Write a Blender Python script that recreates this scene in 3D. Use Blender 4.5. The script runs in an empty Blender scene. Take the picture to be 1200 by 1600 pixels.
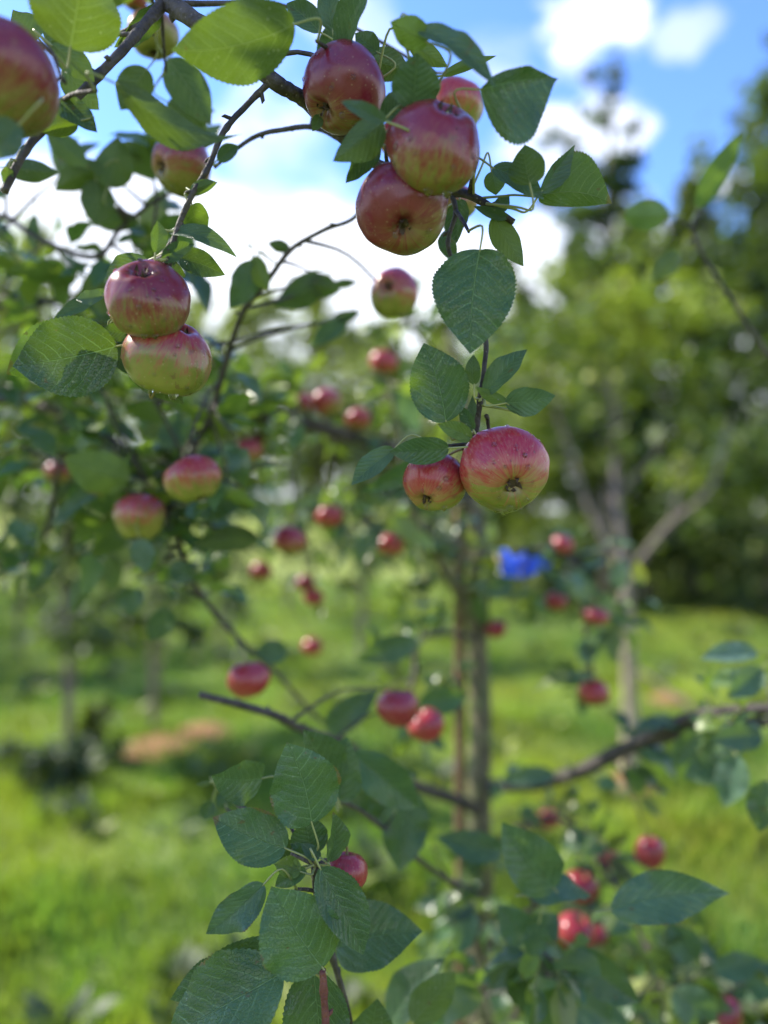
import bpy, math, random
import numpy as np
from mathutils import Vector, Matrix, noise
random.seed(7); rng = np.random.default_rng(7)
R = math.radians
S = bpy.context.scene
COL = S.collection
# ------------------------------------------------------------------ camera
F = 1203.0
CAMZ = 1.5
cam_d = bpy.data.cameras.new('camera'); cam = bpy.data.objects.new('camera', cam_d); COL.objects.link(cam)
cam.location = (0, 0, CAMZ); cam.rotation_euler = (R(90), 0, 0)
cam_d.sensor_fit = 'HORIZONTAL'; cam_d.sensor_width = 36; cam_d.lens = 36*F/1200
cam_d.clip_start = 0.02; cam_d.clip_end = 2000
cam_d.dof.use_dof = True; cam_d.dof.focus_distance = 0.605
cam_d.dof.aperture_fstop = (cam_d.lens/1000)/0.0165
S.camera = cam
# ------------------------------------------------------------------ light
SUN_AZ, SUN_EL = R(-68), R(40)          # azimuth from +Y towards -X, elevation
sd = Vector((math.sin(SUN_AZ)*math.cos(SUN_EL), math.cos(SUN_AZ)*math.cos(SUN_EL), math.sin(SUN_EL)))
sun_d = bpy.data.lights.new('sun', 'SUN'); sun = bpy.data.objects.new('sun', sun_d); COL.objects.link(sun)
sun_d.energy = 5.0; sun_d.angle = R(0.5); sun_d.color = (1, 0.93, 0.80)
sun.rotation_euler = (-sd).to_track_quat('-Z', 'Y').to_euler(); sun.location = sd*30
EXPOSURE = 0.88
S.view_settings.view_transform = 'Standard'; S.view_settings.look = 'None'
S.view_settings.exposure = EXPOSURE; S.view_settings.gamma = 1
W = bpy.data.worlds.new('World'); S.world = W; W.use_nodes = True
SKY_STRENGTH = 0.13

class NT:
    """tiny node-tree writer"""
    def __init__(s, tree): s.t = tree; s.t.nodes.clear()
    def n(s, typ, ins=None, **kw):
        nd = s.t.nodes.new(typ)
        for k, v in kw.items(): setattr(nd, k, v)
        for k, v in (ins or {}).items(): s.set(nd.inputs[k], v)
        return nd
    def set(s, sock, v):
        if isinstance(v, bpy.types.NodeSocket): s.t.links.new(v, sock)
        else:
            if isinstance(v, (tuple, list)) and len(v) == 3 and len(getattr(sock, 'default_value', v)) == 4: v = (*v, 1)
            sock.default_value = v
    def m(s, op, a, b=0.0, c=0.0, clamp=False):
        nd = s.n('ShaderNodeMath', {0: a, 1: b, 2: c}, operation=op); nd.use_clamp = clamp
        return nd.outputs[0]
    def vm(s, op, a, b=(0, 0, 0)):
        nd = s.n('ShaderNodeVectorMath', {0: a, 1: b}, operation=op)
        return nd.outputs['Value'] if op in ('DOT_PRODUCT', 'LENGTH') else nd.outputs[0]
    def mix(s, f, a, b, mode='MIX'):
        nd = s.n('ShaderNodeMix', data_type='RGBA', blend_type=mode)
        s.set(nd.inputs[0], f); s.set(nd.inputs[6], a); s.set(nd.inputs[7], b)
        return nd.outputs[2]
    def ss(s, x, lo, hi, a=0.0, b=1.0):
        nd = s.n('ShaderNodeMapRange', {0: x, 1: lo, 2: hi, 3: a, 4: b}, interpolation_type='SMOOTHSTEP')
        return nd.outputs[0]
    def noise(s, vec, scale, detail=3, rough=0.55, dist=0.0):
        return s.n('ShaderNodeTexNoise', {'Vector': vec, 'Scale': scale, 'Detail': detail, 'Roughness': rough, 'Distortion': dist}).outputs[0]
    def link(s, a, b): s.t.links.new(a, b)

# world: physical sky with procedural clouds
def build_world():
    g = NT(W.node_tree)
    sky = g.n('ShaderNodeTexSky', sky_type='NISHITA'); sky.sun_disc = False
    sky.sun_elevation = SUN_EL; sky.sun_rotation = SUN_AZ; sky.air_density = 1.0; sky.dust_density = 0.3; sky.ozone_density = 2.0
    d = g.vm('NORMALIZE', g.n('ShaderNodeTexCoord').outputs['Generated'])
    z = g.n('ShaderNodeSeparateXYZ', {0: d}).outputs[2]
    st = g.vm('MULTIPLY', d, (1, 1, 1.7))
    n1 = g.noise(st, 3.6, 5, 0.55, 0.25)
    cover = g.ss(z, 0.22, 0.50, 0.24, -0.10)
    f = g.m('ADD', n1, cover)
    mask = g.ss(f, 0.50, 0.66)
    def blob(px, py, r, amt):
        v = Vector(((px-600)/F, 1, (800-py)/F)).normalized()
        wob = g.noise(g.vm('MULTIPLY', d, (1, 1, 1.8)), 9, 4, 0.6)
        dot = g.vm('DOT_PRODUCT', d, tuple(v))
        dd = g.m('ADD', g.m('SUBTRACT', 1, dot), g.m('MULTIPLY', g.m('SUBTRACT', wob, 0.5), 3.2*r*r))
        return g.m('MULTIPLY', g.ss(dd, 0.0, r*r*0.5, 1, 0), amt)
    for b in ((910, 50, .07, 1), (950, 15, .06, 1), (890, 190, .09, .8), (780, 90, .06, .45),
              (120, 60, .05, .5), (560, 20, .06, .6)):
        mask = g.m('MAXIMUM', mask, blob(*b))
    # clear openings between the clouds
    for (px, py, r, a) in ((1150, 130, .20, 1), (1010, 110, .10, 1), (780, 20, .07, 1), (860, 160, .05, .6), (1010, 130, .06, .8), (430, 190, .10, .55), (30, 0, .10, .85), (600, 0, .05, .5)):
        mask = g.m('MULTIPLY', mask, g.m('SUBTRACT', 1, blob(px, py, r, min(1, a))))
    for b in ((905, 45, .065, 1), (1045, 62, .02, .35), (1075, 44, .025, .4), (1108, 30, .022, .35), (890, 190, .07, .8)):
        mask = g.m('MAXIMUM', mask, blob(*b))
    skyc = g.mix(0.55, sky.outputs[0], (0.24, 0.55, 1.30), 'MULTIPLY')
    skyc = g.mix(1.0, skyc, (1.6, 1.6, 1.6), 'MULTIPLY')
    cl = g.mix(g.noise(d, 5, 4), (6.2, 6.6, 7.4), (8.5, 8.6, 8.8))
    c = g.mix(g.m('MULTIPLY', mask, 0.93), skyc, cl)
    bg = g.n('ShaderNodeBackground', {'Color': c, 'Strength': SKY_STRENGTH})
    out = g.n('ShaderNodeOutputWorld'); g.link(bg.outputs[0], out.inputs[0])
build_world()

# ------------------------------------------------------------------ helpers
def P(px, py, d):
    """point d metres in front of the camera seen at photo pixel (px, py)"""
    return Vector(((px-600)/F*d, d, CAMZ+(800-py)/F*d))
def proj(p): return 600+p.x/p.y*F, 800-(p.z-CAMZ)/p.y*F

class MB:
    def __init__(s): s.v = []; s.f = []; s.mi = []; s.uv = []; s.tint = []; s.sm = []
    def add(s, vs, fs, mi=0, uvs=None, tint=(0.5, 0, 0, 1)):
        o = len(s.v); s.v += [tuple(v) for v in vs]
        s.f += [tuple(i+o for i in f) for f in fs]; s.mi += [mi]*len(fs)
        s.uv += (uvs if uvs is not None else [(0.5, 0.5)]*len(vs)); s.tint += [tint]*len(vs)
    def build(s, name, mats, parent=None, loc=None, smooth=True):
        me = bpy.data.meshes.new(name)
        off = Vector(loc) if loc is not None else Vector((0, 0, 0))
        vs = np.array(s.v, dtype=np.float32).reshape(-1, 3) - np.array(off, dtype=np.float32)
        me.from_pydata(vs.tolist(), [], s.f)
        for m in (mats if isinstance(mats, (list, tuple)) else [mats]): me.materials.append(m)
        me.polygons.foreach_set('material_index', s.mi)
        if smooth: me.polygons.foreach_set('use_smooth', [True]*len(s.f))
        uvl = me.uv_layers.new(name='uv')
        li = np.zeros(len(me.loops), dtype=np.int32); me.loops.foreach_get('vertex_index', li)
        uvl.data.foreach_set('uv', np.array(s.uv, dtype=np.float32)[li].ravel())
        at = me.attributes.new('tint', 'FLOAT_COLOR', 'POINT')
        at.data.foreach_set('color', np.array(s.tint, dtype=np.float32).ravel())
        me.update()
        o = bpy.data.objects.new(name, me); COL.objects.link(o)
        if parent is not None:
            o.parent = parent
            if loc is None:      # vertices are world coordinates: bring them into the parent's frame
                w = world_loc(parent)
                me.transform(Matrix.Translation(-w))
            else: o.location = off - world_loc(parent)
        elif loc is not None: o.location = off
        return o
def world_loc(o):
    w = Vector(o.location)
    while o.parent is not None: o = o.parent; w = w+Vector(o.location)
    return w
def empty(name, loc):
    o = bpy.data.objects.new(name, None); COL.objects.link(o); o.location = loc; o.empty_display_size = .1; return o
def tag(o, label, cat, group=None, kind=None):
    if label: o['label'] = label
    if cat: o['category'] = cat
    if group: o['group'] = group
    if kind: o['kind'] = kind
    return o
def catmull(pts, per=6):
    """pts: list of (Vector, radius) -> finer list"""
    out = []
    n = len(pts)
    if n < 3: 
        a, b = pts[0], pts[-1]
        return [(a[0].lerp(b[0], i/per), a[1]+(b[1]-a[1])*i/per) for i in range(per+1)]
    for i in range(n-1):
        p0 = pts[max(i-1, 0)][0]; p1, r1 = pts[i]; p2, r2 = pts[i+1]; p3 = pts[min(i+2, n-1)][0]
        for k in range(per):
            t = k/per
            q = 0.5*((2*p1)+(-p0+p2)*t+(2*p0-5*p1+4*p2-p3)*t*t+(-p0+3*p1-3*p2+p3)*t**3)
            out.append((q, r1+(r2-r1)*t))
    out.append(pts[-1]); return out
def tube(mb, pts, sides=8, mi=0, rough=0.0, cap=True, tint=(0.5, 0, 0, 1), seed=0):
    n = len(pts); vs = []; fs = []; uvs = []
    t = (pts[1][0]-pts[0][0]).normalized()
    a = t.orthogonal().normalized(); L = 0
    for i, (p, r) in enumerate(pts):
        tn = (pts[min(i+1, n-1)][0]-pts[max(i-1, 0)][0])
        tn = tn.normalized() if tn.length > 1e-9 else t
        a = (a-tn*a.dot(tn)).normalized(); b = tn.cross(a); t = tn
        if i: L += (p-pts[i-1][0]).length
        for k in range(sides):
            th = 2*math.pi*k/sides
            rr = r
            if rough: rr *= 1+rough*noise.noise(Vector((math.cos(th)*1.1+seed, math.sin(th)*1.1, L/max(r, .004)*.35)))*1.6
            vs.append(p+(a*math.cos(th)+b*math.sin(th))*rr); uvs.append((k/sides, L))
    for i in range(n-1):
        for k in range(sides):
            k2 = (k+1) % sides
            fs.append((i*sides+k, i*sides+k2, (i+1)*sides+k2, (i+1)*sides+k))
    if cap:
        fs.append(tuple(reversed(range(sides)))); fs.append(tuple((n-1)*sides+k for k in range(sides)))
    mb.add(vs, fs, mi, uvs, tint)

# ------------------------------------------------------------------ materials
def mat(name):
    m = bpy.data.materials.new(name); m.use_nodes = True
    g = NT(m.node_tree); return m, g
def finish(g, shader): g.link(shader, g.n('ShaderNodeOutputMaterial').outputs and g.out.inputs[0])
def output(g, sh, disp=None):
    o = g.n('ShaderNodeOutputMaterial'); g.link(sh, o.inputs[0])
def bump(g, h, strength, dist=0.001):
    return g.n('ShaderNodeBump', {'Height': h, 'Strength': strength, 'Distance': dist}).outputs[0]

def leaf_material(name, up, dn, yel, trans=0.35, veins=True, bright=1.0, gloss=0.27):
    m, g = mat(name)
    uv = g.n('ShaderNodeUVMap').outputs[0]
    sp = g.n('ShaderNodeSeparateXYZ', {0: uv}); u = sp.outputs[0]; v = g.m('SUBTRACT', sp.outputs[1], 0.5)
    av = g.m('ABSOLUTE', v)
    tn = g.n('ShaderNodeAttribute', attribute_name='tint'); tc = g.n('ShaderNodeSeparateColor', {0: tn.outputs['Color']})
    rnd, yl, pale = tc.outputs[0], tc.outputs[1], tc.outputs[2]
    back = g.n('ShaderNodeNewGeometry').outputs['Backfacing']
    oc = g.n('ShaderNodeTexCoord').outputs['Object']
    col = g.mix(back, up, dn)
    col = g.mix(yl, col, yel)
    col = g.mix(pale, col, (0.11, 0.185, 0.15))  # bluish sky sheen painted into the leaf colour
    hsv = g.n('ShaderNodeHueSaturation', {'Hue': g.m('MULTIPLY_ADD', rnd, 0.035, 0.4825), 'Saturation': 1.0, 'Value': g.m('MULTIPLY_ADD', rnd, 0.6, 0.7*bright), 'Color': col})
    col = hsv.outputs[0]
    if veins:
        nz = g.noise(oc, 45, 4)
        col = g.mix(g.ss(nz, 0.35, 0.75, 0, 0.22), col, g.mix(0.5, col, yel))
        dst = g.m('MULTIPLY', g.m('SUBTRACT', g.noise(oc, 75, 3), 0.5), 0.07)
        side = g.m('GREATER_THAN', v, 0)
        s_ = g.m('SUBTRACT', g.m('ADD', u, dst), g.m('ADD', g.m('MULTIPLY', av, 0.40), g.m('MULTIPLY', g.m('POWER', av, 2.0), 0.75)))
        s_ = g.m('ADD', s_, g.m('MULTIPLY', side, 0.045))
        fr = g.m('ABSOLUTE', g.m('SUBTRACT', g.m('FRACT', g.m('MULTIPLY', s_, 8.0)), 0.5))
        vein = g.m('MULTIPLY', g.ss(fr, 0.0, 0.085, 1, 0), g.ss(av, 0.0, 0.48, 1, 0.35))
        quilt = g.ss(fr, 0.0, 0.5, 0, 1)
        midw = g.m('MULTIPLY_ADD', u, -0.013, 0.017); mid = g.ss(g.m('DIVIDE', av, midw), 0.3, 1.0, 0.85, 0)
        vor = g.n('ShaderNodeTexVoronoi', {'Vector': uv, 'Scale': 24.0}, feature='DISTANCE_TO_EDGE').outputs['Distance']
        ter = g.ss(vor, 0.0, 0.09, 1, 0)
        vm = g.m('MAXIMUM', g.m('MULTIPLY', vein, g.ss(g.noise(oc, 50, 2), .35, .65, .4, .95)), mid); vm = g.m('MAXIMUM', vm, g.m('MULTIPLY', ter, 0.20))
        col = g.mix(g.ss(g.noise(oc, 34, 4), .35, .65, 0, .7), col, g.mix(1.0, col, (0.55, 0.62, 0.6), 'MULTIPLY'))
        vcol = g.mix(back, (0.17, 0.28, 0.13), (0.20, 0.27, 0.10))
        col = g.mix(vm, col, vcol)
        # small spots, dried water marks and scars
        sv = g.n('ShaderNodeTexVoronoi', {'Vector': oc, 'Scale': 170.0}); spot = g.m('MULTIPLY', g.ss(sv.outputs['Distance'], 0.10, 0.2, 1, 0), g.ss(g.noise(oc, 30, 1), 0.52, 0.66))
        col = g.mix(g.m('MULTIPLY', spot, 0.55), col, (0.30, 0.33, 0.24))
        sc = g.ss(g.noise(oc, 95, 3), 0.69, 0.72)
        col = g.mix(g.m('MULTIPLY', sc, 0.7), col, (0.10, 0.05, 0.02))
        tipb = g.m('MULTIPLY', g.ss(g.m('ADD', g.m('MAXIMUM', u, g.m('MULTIPLY', av, 2.0)), g.m('MULTIPLY', g.noise(oc, 38, 3), 0.5)), 1.20, 1.25), g.ss(rnd, .45, .55))
        col = g.mix(g.m('MULTIPLY', tipb, 0.7), col, (0.17, 0.085, 0.03))
        h = g.m('ADD', g.m('MULTIPLY', quilt, 0.26), g.m('MULTIPLY', g.m('SUBTRACT', 1, ter), 0.30))
        h = g.m('SUBTRACT', h, g.m('MULTIPLY', mid, 1.2))
        h = g.m('ADD', h, g.m('MULTIPLY', g.noise(oc, 130, 3), 0.6)); nor = bump(g, h, 0.9, 0.0011)
    else:
        nor = bump(g, g.noise(oc, 40, 2), 0.3, 0.002)
    rough = g.m('ADD', g.m('MULTIPLY', back, 0.25), g.m('MULTIPLY_ADD', rnd, 0.16, gloss))
    pb = g.n('ShaderNodeBsdfPrincipled', {'Base Color': col, 'Roughness': rough, 'Normal': nor, 'Specular IOR Level': 0.5})
    tcol = g.mix(1.0, g.mix(0.6, col, (0.28, 0.42, 0.03)), (1.2, 1.3, 0.8), 'MULTIPLY')
    tr = g.n('ShaderNodeBsdfTranslucent', {'Color': tcol})
    ms = g.n('ShaderNodeMixShader', {0: trans}); g.link(pb.outputs[0], ms.inputs[1]); g.link(tr.outputs[0], ms.inputs[2])
    output(g, ms.outputs[0]); return m
M = {}
M['leaf'] = leaf_material('apple_leaf', (0.033, 0.088, 0.040), (0.055, 0.108, 0.028), (0.26, 0.32, 0.03), trans=0.20, bright=1.22)
M['leaf_mid'] = leaf_material('apple_leaf_simple', (0.030, 0.080, 0.034), (0.072, 0.130, 0.035), (0.32, 0.36, 0.04), trans=0.27, veins=False)
M['leaf_far'] = leaf_material('tree_leaf', (0.034, 0.068, 0.024), (0.05, 0.09, 0.032), (0.32, 0.34, 0.05), trans=0.22, veins=False, gloss=0.5)
M['leaf_dark'] = leaf_material('dark_tree_leaf', (0.022, 0.052, 0.022), (0.035, 0.07, 0.03), (0.28, 0.31, 0.05), trans=0.20, veins=False, gloss=0.5)
M['leaf_gold'] = leaf_material('hazy_tree_leaf', (0.26, 0.27, 0.10), (0.28, 0.29, 0.12), (0.48, 0.45, 0.15), trans=0.45, veins=False, gloss=0.55)  # pale gold albedo paints in haze and sun on the far trees
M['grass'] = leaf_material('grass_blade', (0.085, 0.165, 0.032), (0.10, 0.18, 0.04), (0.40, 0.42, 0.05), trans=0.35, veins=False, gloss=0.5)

def petiole_mat():
    m, g = mat('petiole'); oc = g.n('ShaderNodeTexCoord').outputs['Object']
    c = g.mix(g.noise(oc, 60, 2), (0.20, 0.26, 0.07), (0.34, 0.32, 0.13))
    pb = g.n('ShaderNodeBsdfPrincipled', {'Base Color': c, 'Roughness': 0.45}); output(g, pb.outputs[0]); return m
M['petiole'] = petiole_mat()
def bark(name, c1, c2, c3, sc=60, moss=0.0):
    m, g = mat(name); oc = g.n('ShaderNodeTexCoord').outputs['Object']
    n = g.noise(oc, sc, 6, 0.65); n2 = g.noise(oc, sc*0.25, 3)
    c = g.mix(g.ss(n, 0.3, 0.7), c1, c2)
    vo = g.n('ShaderNodeTexVoronoi', {'Vector': oc, 'Scale': sc*4.0}).outputs['Distance']
    c = g.mix(g.m('MULTIPLY', g.ss(vo, 0.12, 0.25, 1, 0), g.ss(n2, 0.45, 0.6, 0, 0.7)), c, c3)
    if moss: c = g.mix(g.ss(g.noise(oc, 22, 4), 0.45, 0.62, 0, moss), c, (0.13, 0.16, 0.06))
    pb = g.n('ShaderNodeBsdfPrincipled', {'Base Color': c, 'Roughness': 0.72, 'Normal': bump(g, g.m('ADD', n, g.m('MULTIPLY', vo, 0.4)), 0.9, 0.0035)}); output(g, pb.outputs[0]); return m
M['bark'] = bark('apple_bark', (0.030, 0.023, 0.020), (0.095, 0.080, 0.068), (0.22, 0.19, 0.16))
M['bark_moss'] = bark('mossy_bark', (0.055, 0.048, 0.027), (0.19, 0.165, 0.095), (0.32, 0.30, 0.20), 40, 0.6)
M['bark_pale'] = bark('pale_bark', (0.16, 0.125, 0.085), (0.42, 0.35, 0.23), (0.5, 0.44, 0.32), 14)
M['bark_grey'] = bark('grey_bark', (0.10, 0.08, 0.065), (0.24, 0.19, 0.15), (0.3, 0.27, 0.22), 25)
M['bark_red'] = bark('young_shoot', (0.13, 0.035, 0.025), (0.20, 0.07, 0.045), (0.35, 0.28, 0.2), 90)
M['stake'] = bark('stake_wood', (0.12, 0.065, 0.035), (0.20, 0.12, 0.07), (0.2, 0.14, 0.09), 30)

def apple_mat():
    m, g = mat('apple_skin')
    oc = g.n('ShaderNodeTexCoord').outputs['Object']
    uv = g.n('ShaderNodeUVMap').outputs[0]; sp = g.n('ShaderNodeSeparateXYZ', {0: uv})
    lat = sp.outputs[1]                     # 0 stem .. 1 calyx
    tn = g.n('ShaderNodeAttribute', attribute_name='tint'); tc = g.n('ShaderNodeSeparateColor', {0: tn.outputs['Color']})
    bl, dark, rnd = tc.outputs[0], tc.outputs[1], tc.outputs[2]
    flat = g.vm('MULTIPLY', oc, (1, 1, 0)); dirn = g.vm('NORMALIZE', flat)
    sv = g.vm('ADD', g.vm('MULTIPLY', dirn, (1, 1, 1)), g.vm('MULTIPLY', oc, (0, 0, 9)))
    sv = g.vm('ADD', sv, g.n('ShaderNodeCombineXYZ', {0: 0.0, 1: 0.0, 2: g.m('MULTIPLY', rnd, 31)}).outputs[0])
    st = g.noise(sv, 15, 4, 0.65); st2 = g.noise(sv, 5, 3, 0.6)
    mott = g.noise(oc, 70, 4)
    b = g.m('ADD', bl, g.m('MULTIPLY', g.m('SUBTRACT', st, 0.5), 0.95))
    b = g.m('ADD', b, g.m('MULTIPLY', g.m('SUBTRACT', st2, 0.5), 0.75)); b = g.m('ADD', b, g.m('MULTIPLY', g.m('SUBTRACT', mott, 0.5), 0.16))
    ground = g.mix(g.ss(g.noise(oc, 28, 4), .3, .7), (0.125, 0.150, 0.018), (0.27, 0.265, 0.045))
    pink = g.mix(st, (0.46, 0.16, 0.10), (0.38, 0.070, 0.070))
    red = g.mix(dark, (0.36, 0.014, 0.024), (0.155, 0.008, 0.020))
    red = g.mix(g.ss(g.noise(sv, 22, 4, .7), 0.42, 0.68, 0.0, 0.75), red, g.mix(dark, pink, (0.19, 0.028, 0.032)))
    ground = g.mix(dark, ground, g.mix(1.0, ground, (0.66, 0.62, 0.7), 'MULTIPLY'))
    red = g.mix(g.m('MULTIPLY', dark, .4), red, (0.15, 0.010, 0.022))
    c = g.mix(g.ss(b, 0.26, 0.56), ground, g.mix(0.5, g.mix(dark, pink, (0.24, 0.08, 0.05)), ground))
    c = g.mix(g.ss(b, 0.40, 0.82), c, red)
    # lenticels
    lv = g.n('ShaderNodeTexVoronoi', {'Vector': oc, 'Scale': 210.0}).outputs['Distance']
    c = g.mix(g.ss(lv, 0.09, 0.17, 0.30, 0), c, (0.50, 0.38, 0.25))
    # russet and blemishes
    c = g.mix(g.ss(g.noise(oc, 85, 4), 0.66, 0.70, 0, 0.6), c, (0.13, 0.06, 0.03))
    c = g.mix(g.m('MULTIPLY', g.ss(lat, 0.80, 0.97, 0, 1), g.ss(g.noise(oc, 120, 4), .45, .62, 0, .6)), c, (0.12, 0.09, 0.03))
    c = g.mix(g.ss(lat, 0.10, 0.02, 0, 0.8), c, (0.16, 0.13, 0.04))
    # bloom
    c = g.mix(g.ss(g.noise(oc, 30, 5), 0.4, 0.75, 0.0, 0.04), c, (0.50, 0.42, 0.46))
    pb = g.n('ShaderNodeBsdfPrincipled', {'Base Color': c, 'Roughness': g.m('MULTIPLY_ADD', mott, 0.26, 0.17), 'Specular IOR Level': 0.5,
             'Normal': bump(g, mott, 0.12, 0.0015), 'Coat Weight': 0.12, 'Coat Roughness': 0.15})
    output(g, pb.outputs[0]); return m
M['apple'] = apple_mat()
def plain(name, col, rough=0.6, c2=None, sc=60, **kw):
    m, g = mat(name); oc = g.n('ShaderNodeTexCoord').outputs['Object']
    c = g.mix(g.noise(oc, sc, 3), col, c2 or tuple(x*0.6 for x in col))
    pb = g.n('ShaderNodeBsdfPrincipled', {'Base Color': c, 'Roughness': rough, **kw}); output(g, pb.outputs[0]); return m
M['calyx'] = plain('calyx_dry', (0.030, 0.020, 0.012), 0.8, (0.10, 0.065, 0.035), 400)
M['stem'] = plain('apple_stem', (0.17, 0.18, 0.05), 0.5, (0.20, 0.10, 0.05), 200)
M['water'] = plain('water', (0.95, 0.97, 0.98), 0.02, (1, 1, 1), **{'Transmission Weight': 1.0, 'IOR': 1.33})
M['ribbon'] = plain('ribbon_blue', (0.05, 0.13, 0.95), 0.4, (0.09, 0.22, 0.95), 60)
M['ribbon_yellow'] = plain('ribbon_yellow', (0.55, 0.50, 0.20), 0.6)
M['soil'] = plain('soil', (0.36, 0.15, 0.06), 0.95, (0.19, 0.13, 0.05), 5)

# ------------------------------------------------------------------ leaf geometry
def outline(u):
    if u <= 0 or u >= 1: return 0.0
    if u < .43: return math.sqrt(1-((.43-u)/.43)**2.1)
    s = (u-.43)/.57; return ((1-s**2.05)**1.12)
def leaf_geo(mb, p0, p1, w, n, nu=10, nv=4, fold=0.25, curl=0.10, bend=0.0, twist=0.0, wave=0.06, al=1.0, ar=1.0, acu=1.0, serr=0.0, tint=(0.5, 0, 0, 1), seed=0.0, mi=0):
    """n: direction the upper face looks; al/ar: relative width of the two halves"""
    L = (p1-p0).length; t = (p1-p0).normalized()
    n = (n-t*n.dot(t)).normalized(); sd_ = t.cross(n)
    vs = []; uvs = []; fs = []
    for i in range(nu+1):
        u = i/nu; uu = 0.004+u*0.992
        q = 4*u*(1-u)
        c = p0.lerp(p1, u)+sd_*(bend*L*q)+n*(curl*L*q)
        a = twist*u
        s2 = sd_*math.cos(a)+n*math.sin(a); n2 = n*math.cos(a)-sd_*math.sin(a)
        f = outline(uu)**acu
        for j in range(nv+1):
            v = -1+2*j/nv
            av = abs(v); ff = f
            if serr:
                k = (uu*25+ (0.3 if v > 0 else 0)) % 1.0
                ff = f*(1+serr*(1-k)*av**6*1.2)
            hw = w/2*ff*(al if v < 0 else ar)
            x = hw*v*math.cos(fold); zz = hw*av*math.sin(fold)
            zz += wave*w*math.sin(u*9+seed*7+ (1.7 if v > 0 else 0))*av*av*f + wave*0.4*w*math.sin(u*23+seed*3)*av**3*f
            vs.append(c+s2*x+n2*zz); uvs.append((uu, 0.5+0.5*v*f))
    for i in range(nu):
        for j in range(nv):
            a = i*(nv+1)+j
            fs.append((a, a+1, a+nv+2, a+nv+1))
    mb.add(vs, fs, mi, uvs, tint)
# check winding once: face normal must follow n (front = upper side)
def _flip_needed():
    mb = MB(); leaf_geo(mb, Vector((0, 0, 0)), Vector((1, 0, 0)), .5, Vector((0, 0, 1)))
    f = mb.f[len(mb.f)//2]; a, b, c = (Vector(mb.v[i]) for i in f[:3])
    return (b-a).cross(c-b).z < 0
FLIP = _flip_needed()

# ------------------------------------------------------------------ trees with registered branches
class Tree:
    def __init__(s, base, label, group):
        s.root = empty('apple_tree', base); tag(s.root, label, 'tree', group); s.br = []
    def branch(s, pts, name='branch', m='bark', sides=10, rough=0.12, per=7):
        """pts: (px,py,d,width_px) or (Vector, radius)"""
        q = []
        for p in pts:
            if len(p) == 4: q.append((P(p[0], p[1], p[2]), p[3]/2/F*p[2]))
            else: q.append((Vector(p[0]), p[1]))
        fine = catmull(q, per)
        b = dict(tree=s, pts=fine, name=name, m=m, sides=sides, rough=rough, twigs=[], leaves=[], fol=MB(), key=q)
        s.br.append(b); BR.append(b); return b
BR = []
def nearest(p, only=None, top=None):
    best = None
    for b in (BR if only is None else only):
        for (q, r) in b['pts']:
            d = (q-p).length
            if top is not None: d += 2.5*max(0, top-q.z)
            if best is None or d < best[0]: best = (d, b, q, r)
    return best
def add_twig(b, a, ra, c, rc, sag=0.15):
    mid = a.lerp(c, 0.5); L = (c-a).length
    mid += Vector((random.uniform(-1, 1), random.uniform(-1, 1), random.uniform(-0.3, 1)))*L*sag
    b['twigs'].append(catmull([(a, ra), (mid, (ra+rc)/2), (c, rc)], 4))

near = Tree((-1.35, 1.35, 0), 'apple tree whose dark boughs reach in from the left across the top of the photo', 'apple trees of the orchard')
cen = Tree((0.20, 1.62, 0), 'apple tree with slim mossy trunk beside a thin stake, standing in the middle', 'apple trees of the orchard')
# near tree: trunk outside the frame on the left, boughs arching into view
T = Vector
tr_ = near.branch([((-1.35, 1.35, -.03), .055), ((-1.33, 1.34, .8), .045), ((-1.25, 1.25, 1.6), .038), ((-1.1, 1.1, 2.3), .030), ((-.9, 1.0, 3.0), .014)], 'trunk', 'bark_moss', 14)
b1 = near.branch([((-1.12, 1.12, 2.25), .022), ((-.85, .95, 2.62), .017), ((-.50, .72, 2.42), .0125), (225, -70, .66, 30), (262, 0, .62, 29), (350, 62, .60, 27), (430, 128, .60, 25), (480, 160, .62, 23), (545, 222, .63, 20), (600, 262, .63, 17), (680, 290, .62, 14), (740, 308, .61, 13), (802, 347, .60, 10)], per=8)
b2 = near.branch([(262, 0, .62, 20), (235, 28, .61, 17), (195, 75, .59, 15), (140, 132, .58, 14), (85, 185, .57, 13), (40, 235, .56, 13), (6, 300, .55, 12)], per=8)
b3 = near.branch([(421, 128, .60, 11), (385, 165, .60, 9), (350, 205, .59, 9), (325, 262, .58, 9), (300, 305, .58, 9), (282, 345, .58, 9), (268, 385, .575, 8), (262, 405, .57, 6)])
b4 = near.branch([(560, 235, .66, 8), (495, 200, .68, 8), (440, 203, .68, 7), (400, 213, .69, 7), (365, 236, .69, 6), (335, 262, .70, 5)], m='bark')
b5 = near.branch([(600, 262, .66, 8), (557, 337, .74, 6), (505, 360, .77, 7), (455, 390, .80, 8), (420, 436, .82, 9), (378, 490, .86, 9), (352, 570, .92, 10), (328, 650, .98, 10), (300, 705, 1.0, 10), (262, 740, 1.0, 8)])
b6 = near.branch([(700, 292, .63, 9), (712, 330, .63, 8), (700, 385, .63, 7), (725, 440, .63, 7), (757, 520, .625, 8), (756, 580, .62, 8), (748, 640, .62, 10), (742, 680, .625, 9), (726, 700, .63, 6)], m='bark')
b7 = near.branch([((-.85, .95, 2.62), .010), (-60, 240, 1.0, 12), (20, 345, .95, 8), (140, 402, .9, 9), (190, 355, .9, 7), (245, 312, .9, 6), (290, 295, .9, 5)])
b8 = near.branch([((-1.25, 1.25, 1.75), .016), (-120, 520, 1.2, 16), (0, 470, 1.15, 12), (90, 470, 1.12, 10), (150, 450, 1.1, 8), (230, 430, 1.1, 6)])
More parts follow.
